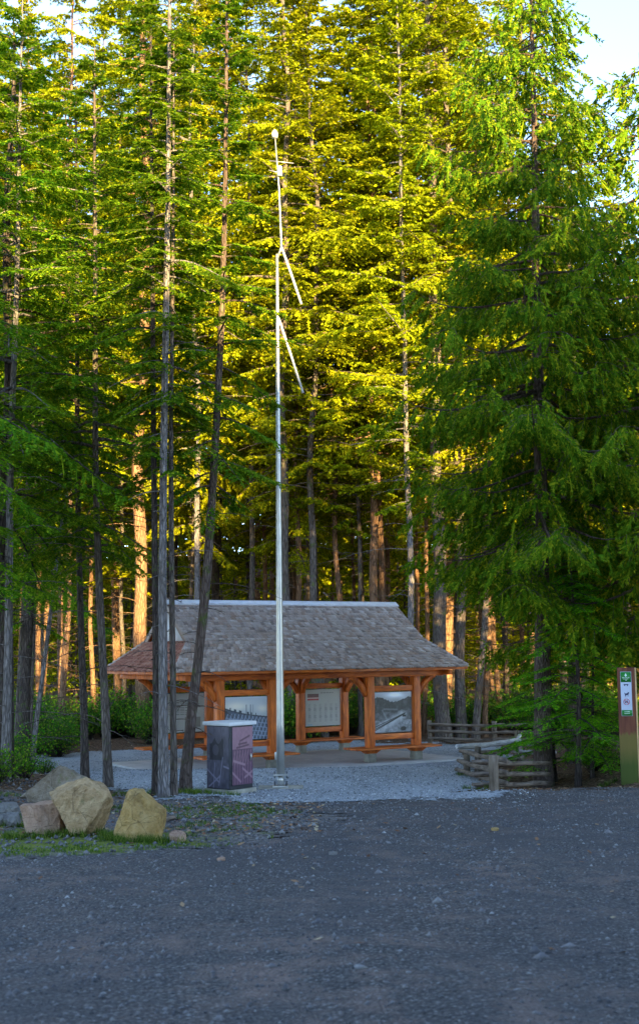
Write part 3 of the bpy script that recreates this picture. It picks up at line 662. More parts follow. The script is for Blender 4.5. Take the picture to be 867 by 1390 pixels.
# ------------------------------------------------------------------ shelter
SX, SY, YAW, SZ = -.958, 35.114, .5309, EYE-3.0075
A_, B_, RR, EL, EW, HE, RL, HR = 2.997, 1.493, 1.892, 4.44, 2.40, 2.51, 3.55, 4.31
sh = tag(empty('shelter', (SX, SY, SZ), YAW), 'open timber information shelter with shingled two-tier roof on a concrete slab', 'shelter')
slab = MB().box((0, 0, -.10), (4.33, 2.52, .098)).build('concrete_slab', M['conc'], None, bevel=.01)
slab.location = (SX, SY, SZ); slab.rotation_euler = (0, 0, YAW); slab['kind'] = 'structure'
VB, ZB, UB = 1.36, 3.27, 3.62      # foot of the steep upper roof
def shingles(bld, O, S, T, W0, W1, Lt, row=.115, off=0.0, seed=1):
    """rows up the slope: O=eave mid point, S=unit along, T=unit up slope, half width W0 at eave -> W1 at top, slope length Lt"""
    r = np.random.default_rng(seed); N = np.cross(S, T); N = N/np.linalg.norm(N)
    if N[2] < 0: N = -N
    nrow = int(math.ceil(Lt/row))
    for i in range(nrow):
        t0 = i*row-.02; t1 = min(t0+row*1.25, Lt+.01); f = min(1, max(0, (i*row)/Lt)); f1 = min(1, ((i+1)*row)/Lt)
        x0 = -(W0[0]*(1-f)+W1[0]*f); x1 = W0[1]*(1-f)+W1[1]*f; x = x0-r.random()*.05
        xa1 = -(W0[0]*(1-f1)+W1[0]*f1); xb1 = W0[1]*(1-f1)+W1[1]*f1
        x = x0
        while x < x1-.01:
            w_ = .07+.09*r.random(); xe = min(x+w_, x1)
            if x1-xe < .05: xe = x1
            j = (r.random()-.5)*.022; th = .030+.018*r.random()
            g = .003
            sh0 = (x-x0)/(x1-x0); sh1 = (xe-x0)/(x1-x0); u0, u1 = xa1+sh0*(xb1-xa1), xa1+sh1*(xb1-xa1)
            if f1 < 1 and abs((x1-x0)-(xb1-xa1)) < 1e-6: u0, u1 = x, xe
            lo = O+T*(t0+j); hi = O+T*t1
            q = [lo+S*(x+g)+N*th, lo+S*(xe-g)+N*th, hi+S*(u1-g)+N*.006, hi+S*(u0+g)+N*.006, lo+S*(x+g)-N*.004, lo+S*(xe-g)-N*.004]
            bld.add(q, [(0, 1, 2, 3), (4, 5, 1, 0), (5, 2, 1), (4, 0, 3)])
            x = xe
v3 = lambda *a: np.array(a, float)
def slope(p_low, p_high):
    d = p_high-p_low; L = np.linalg.norm(d); return d/L, L
roof = MB().add([(-UB, -VB, ZB), (UB, -VB, ZB), (RL, 0, HR), (-RL, 0, HR), (-UB, VB, ZB), (UB, VB, ZB)], [(0, 1, 2, 3), (5, 4, 3, 2)])
# solid underside: deck of the lower hips, 7 cm thick
for k in (0, -.07):
    roof.add([(-EL, -EW, HE+k), (EL, -EW, HE+k), (EL, EW, HE+k), (-EL, EW, HE+k), (-UB, -VB, ZB+k), (UB, -VB, ZB+k), (UB, VB, ZB+k), (-UB, VB, ZB+k)], [(0, 1, 5, 4), (1, 2, 6, 5), (2, 3, 7, 6), (3, 0, 4, 7)])
roof.add([(-EL, -EW, HE), (EL, -EW, HE), (EL, EW, HE), (-EL, EW, HE), (-EL, -EW, HE-.07), (EL, -EW, HE-.07), (EL, EW, HE-.07), (-EL, EW, HE-.07)], [(0, 1, 5, 4), (1, 2, 6, 5), (2, 3, 7, 6), (3, 0, 4, 7)])
ro = roof.build('roof', M['timberh'], sh)
up = 0.012
f = MB()
T, L = slope(v3(0, -EW, HE), v3(0, -VB, ZB)); shingles(f, v3(0, -EW-.02, HE+up), v3(1, 0, 0), T, (EL, EL), (UB, UB), L, seed=1)
T, L = slope(v3(0, -VB, ZB), v3(0, 0, HR)); shingles(f, v3(0, -VB-.03, ZB+.02), v3(1, 0, 0), T, (UB+.06, UB+.06), (RL+.06, RL+.06), L, seed=2)
T, L = slope(v3(0, EW, HE), v3(0, VB, ZB)); shingles(f, v3(0, EW+.02, HE+up), v3(-1, 0, 0), T, (EL, EL), (UB, UB), L, .2, seed=3)
T, L = slope(v3(0, VB, ZB), v3(0, 0, HR)); shingles(f, v3(0, VB+.03, ZB+.02), v3(-1, 0, 0), T, (UB+.06, UB+.06), (RL+.06, RL+.06), L, .2, seed=4)
T, L = slope(v3(EL, 0, HE), v3(UB, 0, ZB)); shingles(f, v3(EL+.02, 0, HE+up), v3(0, 1, 0), T, (EW, EW), (VB, VB), L, seed=5)
f.build('shingles', M['shingle'], ro)
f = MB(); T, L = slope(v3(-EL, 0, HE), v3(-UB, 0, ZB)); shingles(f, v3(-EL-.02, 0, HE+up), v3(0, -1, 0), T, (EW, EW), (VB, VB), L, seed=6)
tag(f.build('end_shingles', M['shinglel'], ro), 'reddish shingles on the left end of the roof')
for s_ in (-1, 1):
    g = MB(); x = s_*(RL-.02); g.add([(x, -VB+.1, ZB+.02), (x, VB-.1, ZB+.02), (x, 0, HR-.05), (x-s_*.05, -VB+.1, ZB+.02), (x-s_*.05, VB-.1, ZB+.02), (x-s_*.05, 0, HR-.05)], [(0, 1, 2), (3, 5, 4), (0, 3, 4, 1), (1, 4, 5, 2), (2, 5, 3, 0)])
    g.build('gable', M['capw'], ro)
    g = MB()
    for v in (-1, 1):
        a, b = v3(s_*(UB+.065), v*VB, ZB-.05), v3(s_*(RL+.065), 0, HR-.05); mid = (a+b)/2; d = b-a; L = np.linalg.norm(d); ang = math.atan2(d[2], d[1])
        ca, sa = math.cos(ang), math.sin(ang); g.box(mid, (.018, L/2, .06), [[1, 0, 0], [0, ca, -sa], [0, sa, ca]])
    g.build('bargeboard', M['shingle'], ro)
c = MB(); 
for s_ in (-1, 1):
    t = .62; c.box((0, s_*.085, HR+.012), (RL+.12, .105, .014), [[1, 0, 0], [0, math.cos(-s_*t), -math.sin(-s_*t)], [0, math.sin(-s_*t), math.cos(-s_*t)]])
c.build('ridge_cap', M['capw'], ro)
for a in (-1, 1):
    for b in (-1, 1):
        hipc = MB(); p, q = v3(a*EL, b*EW, HE+.03), v3(a*UB, b*VB, ZB+.03)
        n_ = 9
        for i in range(n_):
            u, v = p+(q-p)*i/n_, p+(q-p)*(i+1.25)/n_; hipc.tube(np.array([u+v3(0, 0, .012), v-v3(0, 0, .008)]), [.055, .045], 4)
        hipc.build('hip_cap', M['shingle'], ro)
# frame
def beamobj(name, c, h, parent=sh, mat='timberh', bevel=.008, rot=None): return MB().box(c, h, rot).build(name, M[mat], parent, bevel=bevel)
for v in (-1, 1): beamobj('beam', (0, v*RR, 2.335+.02), (3.9, .075, .085))
for u in (-A_, -B_, B_, A_): beamobj('tie_beam', (u, 0, 2.33), (.065, RR-.08, .075), mat='timber')
for u in (-1, 1): beamobj('end_beam', (u*4.0, 0, 2.36), (.06, 2.2, .065), mat='timber')
def brace(p, q, w_=.06, dep=.075):
    """curved knee brace from post point p up to beam point q"""
    p, q = np.array(p, float), np.array(q, float); k = np.array([p[0], p[1], q[2]]); m = .42*k+.29*p+.29*q
    tt = np.linspace(0, 1, 8)[:, None]; pts = (1-tt)**2*p+2*tt*(1-tt)*(.35*k+.325*p+.325*q)+tt**2*q
    h = q-p; h[2] = 0; h /= np.linalg.norm(h); s_ = np.array([-h[1], h[0], 0]); T = np.gradient(pts, axis=0); T /= np.linalg.norm(T, axis=1)[:, None]
    N = np.cross(T, s_); V = np.stack([pts+s_*w_+N*dep, pts-s_*w_+N*dep, pts-s_*w_-N*dep, pts+s_*w_-N*dep], 1).reshape(-1, 3)
    F = []
    for i in range(7):
        for j in range(4): F.append((i*4+j, i*4+(j+1) % 4, i*4+4+(j+1) % 4, i*4+4+j))
    F += [(3, 2, 1, 0), (28, 29, 30, 31)]
    b = MB(); b.add(V, F); return b.build('brace', M['timber'], sh)
for v in (-1, 1):
    for u in (-A_, -B_, B_, A_):
        po = MB().box((u, v*RR, .33+(2.27-.33)/2), (.105, .105, (2.27-.33)/2)).build('post', M['timber'], sh, bevel=.012)
        MB().box((u, v*RR, .12), (.12, .12, .115), taper=1.08).build('pedestal', M['concp'], po, bevel=.01)
        MB().box((u, v*RR, .285), (.26, .18, .055), taper=.55).build('bracket', M['timber'], po, bevel=.006)
        for d_ in (-1, 1):
            if abs(u+d_*.65) < 3.9 and not (abs(u) == B_ and d_*u > 0) and not (abs(u) == A_ and d_*u < 0):
                brace((u+d_*.09, v*RR, 1.78), (u+d_*.62, v*RR, 2.30))
        brace((u, v*(RR-.09), 1.78), (u, v*(RR-.60), 2.28))
PRINTS = {}
def paint(w_, h_, fn, nx, ny):
    """grid mesh in the xz plane (centre 0) with a colour attribute from fn(u,v)->rgb, v up"""
    X, Z = np.meshgrid(np.linspace(-w_/2, w_/2, nx), np.linspace(-h_/2, h_/2, ny), indexing='ij'); U = (X/w_+.5); Vv = (Z/h_+.5)
    idx = np.arange(nx*ny).reshape(nx, ny); F = np.stack([idx[:-1, :-1], idx[1:, :-1], idx[1:, 1:], idx[:-1, 1:]], -1).reshape(-1, 4)
    me = mesh_np('picture', np.stack([X, np.zeros_like(X), Z], -1).reshape(-1, 3), F, M['print'])
    C = np.clip(fn(U, Vv), 0, 1); ca = me.color_attributes.new('print', 'FLOAT_COLOR', 'POINT')
    ca.data.foreach_set('color', np.concatenate([C, np.ones(C.shape[:2]+(1,))], -1).astype(np.float32).ravel()); return me
def g3(g, tint=(.93, .98, 1.08)): return g[..., None]*np.array(tint)
def linem(U, V, x0, y0, x1, y1, w_):
    dx, dy = x1-x0, y1-y0; t = np.clip(((U-x0)*dx+(V-y0)*dy)/(dx*dx+dy*dy), 0, 1); d = np.hypot(U-x0-t*dx, V-y0-t*dy); return np.clip(1.5-d/w_, 0, 1)
def pic_valley(U, V):
    n = vnoise(U, V, 40, 50)*.5+vnoise(U, V, 14, 51)*.5; sky_ = .62-.25*(1-V)+.15*vnoise(U, V, 5, 52)+.5*np.exp(-((U-.55)**2/.06+(V-.93)**2/.006))
    g = sky_; ridge = .80+.06*np.sin(U*7+1)+.03*vnoise(U*1, V*0, 30, 53)
    spik = vnoise(U, V*.25, 45, 54); g = np.where(V < ridge, .10+.22*spik*n+.06, g)
    low = .46+.12*U+.03*np.sin(U*9); g = np.where(V < low, .14+.3*n, g)
    g = np.where((V < .30+.0*U), .30+.35*n, g)
    bank = linem(U, V, -.05, .0, .75, .42, .10); g = g*(1-bank)+bank*(.55+.2*n)
    for o_ in (-.035, .0, .05): m = linem(U, V, -.02, .08+o_, .82, .46+o_*.2, .009); g = g*(1-m)+m*.06
    m = linem(U, V, .2, .55, .34, .3, .02)+linem(U, V, .25, .58, .6, .56, .02); m = np.clip(m, 0, 1)*.35; g = g*(1-m)+m*.7
    m = ((U-.77)**2/.006+(V-.08)**2/.003 < 1); g = np.where(m, .08, g); m = (abs(U-.8) < .05) & (abs(V-.4) < .025); g = np.where(m, .08, g)
    return g3(g*g*1.0, (.92, .96, 1.06))
def pic_trestle(U, V):
    n = vnoise(U, V, 30, 60); sky_ = .35+.35*V; c = np.stack([sky_*1.0, sky_*1.05, sky_*1.1], -1)
    gl = np.exp(-((U-.25)**2/.08+(V-.78)**2/.01))+.8*np.exp(-((U-.9)**2/.02+(V-.72)**2/.008)); c = c+gl[..., None]*np.array([.45, .33, .15])
    deck = .62-.12*U+.10*(1-U)**3; m = V < deck; st = .10+.08*n; g = np.where(m, st, 0)
    for k in range(15):
        x = k/14*1.2; mm = linem(U, V, x-.02, .63-.12*x, x-.25, -.1, .008); g = np.where(m, g*(1-mm)+mm*.5, g)
        mm = linem(U, V, x-.3, .55, x+.05, -.1, .006); g = np.where(m, g*(1-mm)+mm*.38, g)
    for k in range(6):
        y = .52-k*.1; mm = linem(U, V, 0, y, 1, y-.16, .006); g = np.where(m, g*(1-mm)+mm*.45, g)
    c = np.where(m[..., None], g3(g, (.8, .95, 1.25)), c)
    m = (V > deck) & (V < deck+.03+.05*(vnoise(U, V*0, 26, 61) > .55)); c = np.where(m[..., None], np.array([.07, .08, .1]), c)
    for x in (.5, .6, .66): m = (abs(U-x) < .007) & (V > .55) & (V < .82); c = np.where(m[..., None], np.array([.15, .17, .2]), c)
    return c*.8
def pic_text(red):
    def fn(U, V):
        g = np.full(U.shape, .36)+.02*vnoise(U, V, 6, 70); c = g3(g, (1.0, .99, .96))
        if red:
            m = (U > .06) & (U < .38) & (V > .70) & (V < .88); c = np.where(m[..., None], np.stack([.10+.25*(V < .78), .02+0*U, .025+0*U], -1), c)
            hl = (U > .06) & (U < .38) & (abs(V-.765) < .012); c = np.where(hl[..., None], np.array([.6, .5, .5]), c)
            m = (abs(V-.90) < .008) & (U > .42) & (U < .8) & (np.floor(U*60) % 5 > 0); c = np.where(m[..., None], np.array([.15, .15, .16]), c)
            for k in range(6):
                x = .08+k*.155; m = (U > x) & (U < x+.085*(.6+.4*vnoise(U*0+k, V, 60, 71))) & (V > .10) & (V < .62) & (np.floor(V*60) % 2 > 0); c = np.where(m[..., None], np.array([.20, .20, .21]), c)
            m = (U > .05) & (U < .2) & (V > .03) & (V < .05); c = np.where(m[..., None], np.array([.12, .3, .45]), c)
        else:
            for k in range(9):
                y = .82-k*.045; m = (abs(V-y) < .010) & (U > .1) & (U < .5+.3*((k*37 % 5)/5)) & (np.floor(U*50) % 6 > 0); c = np.where(m[..., None], np.array([.17, .17, .17]), c)
            m = (U > .5) & (U < .9) & (V > .12) & (V < .38); c = np.where(m[..., None], np.stack([.16+.1*V, .15+.1*V, .13+.1*V], -1), c)
        return c
    return fn
def kiosk(u0, u1, v, fn, lab):
    c = (u0+u1)/2; hw = (u1-u0)/2-.105
    beamobj('lower_rail', (c, v, .66), (hw, .05, .075)); beamobj('upper_rail', (c, v, 1.955), (hw, .05, .075))
    p = MB().box((c, v, 1.31), (hw-.04, .022, .55)).build('display_panel', M['dark'], sh, bevel=.004); tag(p, lab)
    pc = link('picture', paint((hw-.05)*2, 1.08, fn, 110, 96), p); pc.location = (c, v-.026, 1.31)
    for x in (u0, u1):
        pass
    # bench boards on the brackets
    be = MB()
    for k, y in enumerate((-.235, 0.0, .235)):
        w_ = .10 if k != 1 else .08
        if k == 1:
            be.box(((u0-.105+c-hw*1.0-.55-.0)/2-.0, v, .365), ((hw*0+.55-.105)/2+.0, .085, .022)) if False else None
        else: be.box((c, v+y, .368), (hw+.105+.62, .125, .024))
    be.box((c, v, .366), (hw-.01, .104, .022)); be.box((u0-.105-.26, v, .366), (.255, .104, .022)); be.box((u1+.105+.26, v, .366), (.255, .104, .022))
    be.build('bench', M['timberh'], sh, bevel=.005)
kiosk(B_, A_, -RR, pic_valley, 'black and white photograph of a railway line through wooded hills')
kiosk(-A_, -B_, -RR, pic_trestle, 'tinted photograph of a timber railway trestle under a cloudy sky')
kiosk(B_, A_, RR, pic_text(True), 'pale grey panel with columns of small text and a small dark red picture')
kiosk(-A_, -B_, RR, pic_text(False), 'plain pale grey information panel')

# ------------------------------------------------------------------ steel mast with cameras
mp = gp(381, 1071); msx = mp[0]; mast = tag(empty('camera_mast', mp), 'tall galvanised steel mast with small white cameras near its top, beside the cabinet', 'mast')
H0 = at(376, 345, mp[1])[2]-mp[2]; lean = at(376, 345, mp[1])[0]-mp[0]
pt = lambda px, py: at(px, py, mp[1])-mp
MB().box((0, 0, .012), (.42, .30, .03)).build('footing', M['concp'], mast, bevel=.01)
MB().box((0, 0, .055), (.15, .15, .012)).build('base_plate', M['galv'], mast, bevel=.004)
b = MB(); b.tube([(0, 0, .06), (0, 0, .26)], [.055, .055], 12); b.build('base_stub', M['galv'], mast, True)
b = MB().box((0, 0, .265), (.135, .10, .014)).build('flange', M['galv'], mast, bevel=.003)
for x in (-.115, .115):
    MB().tube([(x, 0, .20), (x, 0, .33)], [.011, .011], 6).build('bolt', M['dark'], mast)
for x in (-.11, .11):
    for y in (-.11, .11): MB().tube([(x, y, .06), (x, y, .14)], [.013, .010], 6).build('anchor_bolt', M['dark'], mast)
b = MB(); zz = np.linspace(.28, H0, 12); b.tube([(lean*z/H0, 0, z) for z in zz], np.interp(zz, [.28, H0], [.080, .026]), 8); b.build('pole', M['galv'], mast, True)
MB().box((-.088, -.03, .62), (.022, .035, .075)).build('junction_box', M['galv'], mast, bevel=.01)
a, c = pt(382, 335), pt(373, 182)
b = MB(); b.tube([v3(lean, 0, H0-.12), a, (a+c)/2+v3(.02, 0, 0), c], [.022, .022, .016, .012], 8); b.build('mast_top', M['galv'], mast, True)
for (p, q, r_) in (((383, 336), (409, 413), .02), ((379, 432), (411, 533), .02)):
    p, q = pt(*p), pt(*q); b = MB(); b.tube([p+v3(-.02, 0, .03), p*.5+q*.5, q], [r_, r_*1.15, r_*1.2], 8); b.build('stay_arm', M['white'], mast, True)
cm = MB(); p = pt(373, 182); cm.tube([p+v3(0, 0, -.08), p+v3(0, 0, .0), p+v3(0, 0, .05), p+v3(0, 0, .09)], [.06, .065, .05, .015], 10); cm.build('dome_camera', M['white'], mast, True)
for (px, py, L1, L2) in ((375, 220, 10, 25), (376, 233, 12, 6)):
    p = pt(px, py); MB().tube([p+v3(-L1/72, 0, .03), p+v3(L2/72, 0, -.03)], [.009, .009], 6).build('cross_arm', M['galv'], mast)
p = pt(379.5, 233); MB().tube([p+v3(0, -.02, -.1), p+v3(0, -.02, .1)], [.05, .05], 10).build('antenna', M['white'], mast, True, bevel=.01)

# ------------------------------------------------------------------ cabinet
cp_ = gp(312, 1079); cab = tag(empty('utility_cabinet', (cp_[0], cp_[1], cp_[2]), R(49)), 'dark purple utility cabinet with printed railway picture and pale lid beside the mast', 'utility cabinet')
# local: corner at origin, left face runs along +y, right face along +x
CWR, CWL, CH = .60, .60, 1.14
MB().box((CWR/2, CWL/2, .03), (CWR/2+.05, CWL/2+.05, .05)).build('footing', M['concp'], cab, bevel=.01)
body = MB().box((CWR/2, CWL/2, .085+CH/2), (CWR/2, CWL/2, CH/2)).build('body', M['dark'], cab, bevel=.012)
def pic_dark(U, V):
    n = vnoise(U, V, 16, 80); g = .05+.05*n+.10*np.clip(V-.75, 0, 1)*3*vnoise(U, V, 5, 81)
    m = (V > .45) & (V < .82-.1*abs(np.sin(U*9))) & (U > .12) & (U < .75); g = np.where(m, .02+.02*n, g)
    m = ((U-.4)**2+((V-.62)*1.6)**2 < .02); g = np.where(m, .06, g)
    for a_ in ((.55, .05, .72, .5), (.1, .02, .6, .2), (.3, .0, .35, .4), (.75, .36, 1, .33), (.0, .3, .55, .1)): mm = linem(U, V, *a_, .014); g = g*(1-mm)+mm*.20
    return g3(g, (.95, .85, 1.12))
def pic_purple(U, V):
    n = vnoise(U, V, 20, 84); g = .38+.12*n+.12*V; c = g3(g, (1.08, .80, 1.0))
    m = V < .62; st = .16+.10*vnoise(U, V, 34, 85); c = np.where(m[..., None], g3(st, (1.05, .66, 1.12)), c)
    for k in range(9):
        x = k/8; mm = np.where(V < .6, linem(U, V, x, .02, x+.10*(x-.4), .6, .012), 0); c = c*(1-mm[..., None])+mm[..., None]*np.array([.50, .36, .48])
        mm = np.where(V < .58, linem(U, V, x, .35, x+.15, .58, .010), 0); c = c*(1-mm[..., None])+mm[..., None]*np.array([.50, .36, .48])
    for a_ in ((.0, .22, .4, .05), (.05, .42, .6, .34), (.6, .12, 1, .22), (.5, .28, 1, .1)): mm = linem(U, V, *a_, .020)[..., None]; c = c*(1-mm)+mm*np.array([.62, .50, .60])
    for a_ in ((.2, .64, .8, .68), (.3, .7, .7, .72), (.35, .64, .35, .76), (.4, .76, .85, .84)): mm = linem(U, V, *a_, .016)[..., None]; c = c*(1-mm)+mm*np.array([.22, .13, .2])
    return c*np.array([.42, .29, .30])
o = link('printed_side', paint(CWL-.03, CH-.03, pic_dark, 70, 130), body); o.location = (-.004, CWL/2, .085+CH/2); o.rotation_euler = (0, 0, -math.pi/2); tag(o, 'near-black printed picture of a steam engine shape')
door = MB().box((CWR/2+.01, -.012, .11+CH/2), (CWR/2-.03, .010, CH/2-.045)).build('door', M['dark'], cab, bevel=.004); tag(door, 'purple printed door showing a timber trestle')
o = link('printed_front', paint(CWR-.075, CH-.10, pic_purple, 70, 120), door); o.location = (CWR/2+.01, -.0245, .11+CH/2)
hd = MB().tube([(CWR-.10, -.05, .70), (CWR-.10, -.055, .64), (CWR-.10, -.035, .58)], [.018, .015, .012], 8); hd.build('handle', M['brass'], door, True)
for z in (.3, 1.05): MB().box((.012, -.015, z), (.012, .012, .04)).build('hinge', M['dark'], door, bevel=.003)
MB().box((CWR/2, CWL/2, .085+CH+.035), (CWR/2+.055, CWL/2+.055, .035)).build('lid', M['lid'], cab, bevel=.012)

# ------------------------------------------------------------------ marker post
tp = gp(854, 1062); tot = tag(empty('marker_post', (tp[0], tp[1], tp[2]-.05), R(-12)), 'square brown wooden marker post with green and white sign, mossy at its foot', 'sign post')
def totmat():
    s = NT('stained_post', .7, .3); v = s.co((14, 14, 1.5)); n = s.noise(v, 1, 5, .6, .3)
    tc = s.n('ShaderNodeTexCoord'); sp = s.n('ShaderNodeSeparateXYZ'); s.l(tc.outputs['Object'], sp.inputs[0])
    c = s.mix(s.ramp(n, [(.3, (0, 0, 0)), (.7, (1, 1, 1))]), (.10, .028, .014), (.21, .070, .035))
    k = s.math('ADD', s.math('MULTIPLY', sp.outputs[2], .4), s.math('MULTIPLY', s.noise(s.co((20, 20, 3)), 1, 4), .10))
    c = s.mix(s.ramp(k, [(.44, (.8, .8, .8)), (.46, (0, 0, 0))]), c, (.17, .14, .03))
    c = s.mix(s.ramp(k, [(.20, (.85, .85, .85)), (.34, (0, 0, 0))]), c, (.05, .085, .012))
    s.base(c); s.bump(n, .3, .01); return s.m
M['totem'] = totmat(); M['plank'] = woodmat('raw_plank', (.50, .30, .12), (.68, .46, .22), .7, (14, 14, 1.5))
TH = at(854, 906, tp[1])[2]-tp[2]+.05
tb = MB().box((0, 0, TH/2), (.165, .15, TH/2)).build('post', M['totem'], tot, bevel=.012)
MB().box((.182, 0, TH/2), (.014, .148, TH/2-.004)).build('side_board', M['plank'], tot, bevel=.003)
M['signg'] = plain('sign_green', (.015, .22, .025), .4, .5, 0, .05); M['signw'] = plain('sign_white', (.55, .58, .68), .4, .5, 0, .05)
M['ink'] = plain('sign_ink', (.03, .03, .09), .5); M['red'] = plain('sign_red', (.55, .05, .10), .5); M['lett'] = plain('sign_lettering', (.78, .85, .78), .5)
S0 = at(850, 912, tp[1])[2]-tp[2]+.05; S1 = at(850, 971, tp[1])[2]-tp[2]+.05
y = -.156; hs = S0-S1; sw = .098
sg = MB().box((-.005, y, (S0+S1)/2), (sw+.006, .006, hs/2+.006)).build('sign_board', M['signw'], tot, bevel=.002)
MB().box((-.005, y-.008, S0-hs*.115), (sw, .002, hs*.115)).build('header', M['signg'], sg)
MB().box((-.005, y-.008, S1+hs*.065), (sw, .002, hs*.065)).build('footer', M['signg'], sg)
L = MB(); yy = y-.0115
L.add([(-.03, yy, S0-.075), (.02, yy, S0-.075), (-.005, yy, S0-.02)], [(0, 1, 2)]); L.box((-.005, yy, S0-.083), (.008, .001, .010))
for z_, ws in ((S0-.112, (.05, .045, .03)), (S0-.136, (.06, .03)), (S0-.158, (.035,))):
    x_ = -.005-(sum(ws)+.008*(len(ws)-1))/2
    for w_ in ws: L.box((x_+w_/2, yy, z_), (w_/2, .001, .005)); x_ += w_+.008
for z_ in (S1+hs*.09, S1+hs*.05): L.box((-.005, yy, z_), (.05, .001, .005))
L.build('tree_mark', M['lett'], sg)
K = MB(); yk = y-.0075; zc = (S0+S1)/2
K.box((-.005, yk, zc+.185), (.045, .0015, .007)); K.box((-.03, yk, zc+.165), (.012, .0015, .010)); K.box((.02, yk, zc+.165), (.012, .0015, .010))
# dog
K.box((.002, yk, zc-.005), (.032, .0015, .013)); K.box((.034, yk, zc+.018), (.013, .0015, .010)); K.box((.026, yk, zc+.005), (.010, .0015, .012)); K.box((-.025, yk, zc-.033), (.005, .0015, .018)); K.box((.025, yk, zc-.033), (.005, .0015, .018)); K.box((-.012, yk, zc-.030), (.004, .0015, .016)); K.box((-.036, yk, zc+.012), (.004, .0015, .014))
K.box((.028, yk, zc+.032), (.003, .0015, .006))
# vehicle in the ring
K.box((-.005, yk, zc-.155), (.024, .0015, .008)); K.tube([(-.025, yk, zc-.17), (-.025, yk-.002, zc-.17)], [.011, .011], 12); K.tube([(.018, yk, zc-.17), (.018, yk-.002, zc-.17)], [.011, .011], 12); K.box((.003, yk, zc-.135), (.007, .0015, .014))
K.build('pictogram', M['ink'], sg)
Rg = MB(); th = np.linspace(0, 2*math.pi, 33); ring = np.stack([-.005+.055*np.cos(th), np.full(33, yk-.001), zc-.155+.055*np.sin(th)], -1)
Rg.tube(ring, .006, 6, False); Rg.tube([(-.044, yk-.003, zc-.116), (.034, yk-.003, zc-.194)], [.005, .005], 6); Rg.build('prohibition_ring', M['red'], sg)

# ------------------------------------------------------------------ split-rail fences
def rail(p, q, r_, sag=.02, seed=0):
    r = np.random.default_rng(seed); p, q = np.array(p, float), np.array(q, float); d = q-p; L = np.linalg.norm(d); n = 9; tt = np.linspace(0, 1, n)
    pts = p+d*tt[:, None]+np.c_[(r.random(n)-.5)*.02, (r.random(n)-.5)*.02, (r.random(n)-.5)*.022-sag*4*tt*(1-tt)]
    pts -= p; X = d/L; Y = np.cross([0, 0, 1], X); Y /= np.linalg.norm(Y); Z = np.cross(X, Y); m = np.stack([X, Y, Z], 0)
    loc = pts@m.T; b = MB(); rr = r_*(.85+.3*r.random(n)); rr[0] *= .8; rr[-1] *= .8; b.tube(loc, rr, 6, True, .35)
    return b, p, Matrix(((X[0], Y[0], Z[0]), (X[1], Y[1], Z[1]), (X[2], Y[2], Z[2])))
def add_rail(parent, p, q, r_, mat, seed, lab=None):
    b, o0, m = rail(p, q, r_, .015, seed); o = b.build('rail', mat, parent); o.location = o0-np.array(parent.location); o.rotation_euler = m.to_euler()
    if lab: tag(o, lab)
def add_post(parent, p, h, r_, seed, mat=None):
    r = np.random.default_rng(seed); b = MB(); zs = np.linspace(-.15, h, 6); b.tube([(p[0]+(r.random()-.5)*.015, p[1]+(r.random()-.5)*.015, p[2]+z) for z in zs], [r_*(.95+.12*r.random()) for _ in zs], 7, True, .25)
    o = b.build('post', mat or M['postf'], parent); o.data.transform(Matrix.Translation(-parent.location)); return o
# far straight fence
f0, f1 = gp(583, 1012), gp(671, 1014)
fx = [f0, f1, f1+(f1-f0)*.55+v3(.2, -1.2, 0), gp(728, 1024)]
for p in fx: p[2] = float(gz(p[0], p[1]))
ff = tag(empty('rail_fence', f0), 'dark weathered three-rail fence in the distance right of the shelter', 'fence', 'split-rail fences')
for i in range(4): add_post(ff, fx[i], .80, .075, 600+i)
for i in range(3):
    for k, z in enumerate((.25, .47, .69)): add_rail(ff, fx[i]+v3(-.05, -.06, z), fx[i+1]+v3(.05, -.06, z-.03), .055, M['raild'], 610+i*5+k)
# near zig-zag fence
c0, c1, c2 = gp(641, 1053), gp(670, 1074), gp(729, 1072)
nf = tag(empty('rail_fence', c0), 'low grey-brown zigzag split-rail fence turning a corner beside the cedar trunk', 'fence', 'split-rail fences')
hz = lambda px, py, p: at(px, py, p[1])[2]
add_post(nf, c1, hz(670, 1025, c1)-c1[2], .085, 620)
for k, dx in enumerate((-.12, .14)): add_post(nf, c0+v3(dx, .1*k, 0), (hz(640, 1020, c0) if k == 0 else hz(650, 1014, c0))-c0[2], .075, 621+k)
a3 = gp(700, 1040); a3 = np.array([a3[0], a3[1], float(gz(a3[0], a3[1]))])
for k, z in enumerate((.14, .33, .54)):
    add_rail(nf, c0+v3(-.35+.05*k, .15, z+.0), c1+v3(.25, .1, z-.02), .05+.008*(k == 1), M['raild'], 630+k)
    add_rail(nf, c1+v3(-.35, .17, z-.04), c2+v3(.3, .15, z-.02), .052, M['raild'], 640+k)
for k, z in enumerate((.22, .46)):
    add_rail(nf, c0+v3(-.15, .22, z), a3+v3(.2, 0, z), .055, M['raild'], 650+k)
add_rail(nf, c0+v3(-.3, .22, .62), a3+v3(.1, 0, .66), .07, M['railp'], 660, 'bleached almost white top rail')
add_post(nf, a3, .72, .07, 623); a4 = gp(722, 1046); a4 = np.array([a4[0]+.4, a4[1], float(gz(a4[0], a4[1]))]); add_post(nf, a4, .7, .08, 624)
for k, z in enumerate((.18, .40, .62)): add_rail(nf, a3+v3(-.15, .1, z), a4+v3(.15, .05, z), .06, M['railp' if k > 0 else 'raild'], 665+k)
a5 = a3+v3(.5, 3.0, 0); a5[2] = float(gz(a5[0], a5[1])); add_post(nf, a5, .72, .07, 625)
for k, z in enumerate((.3, .6)): add_rail(nf, a3+v3(0, 0, z), a5+v3(.1, .1, z), .055, M['railp'], 670+k)
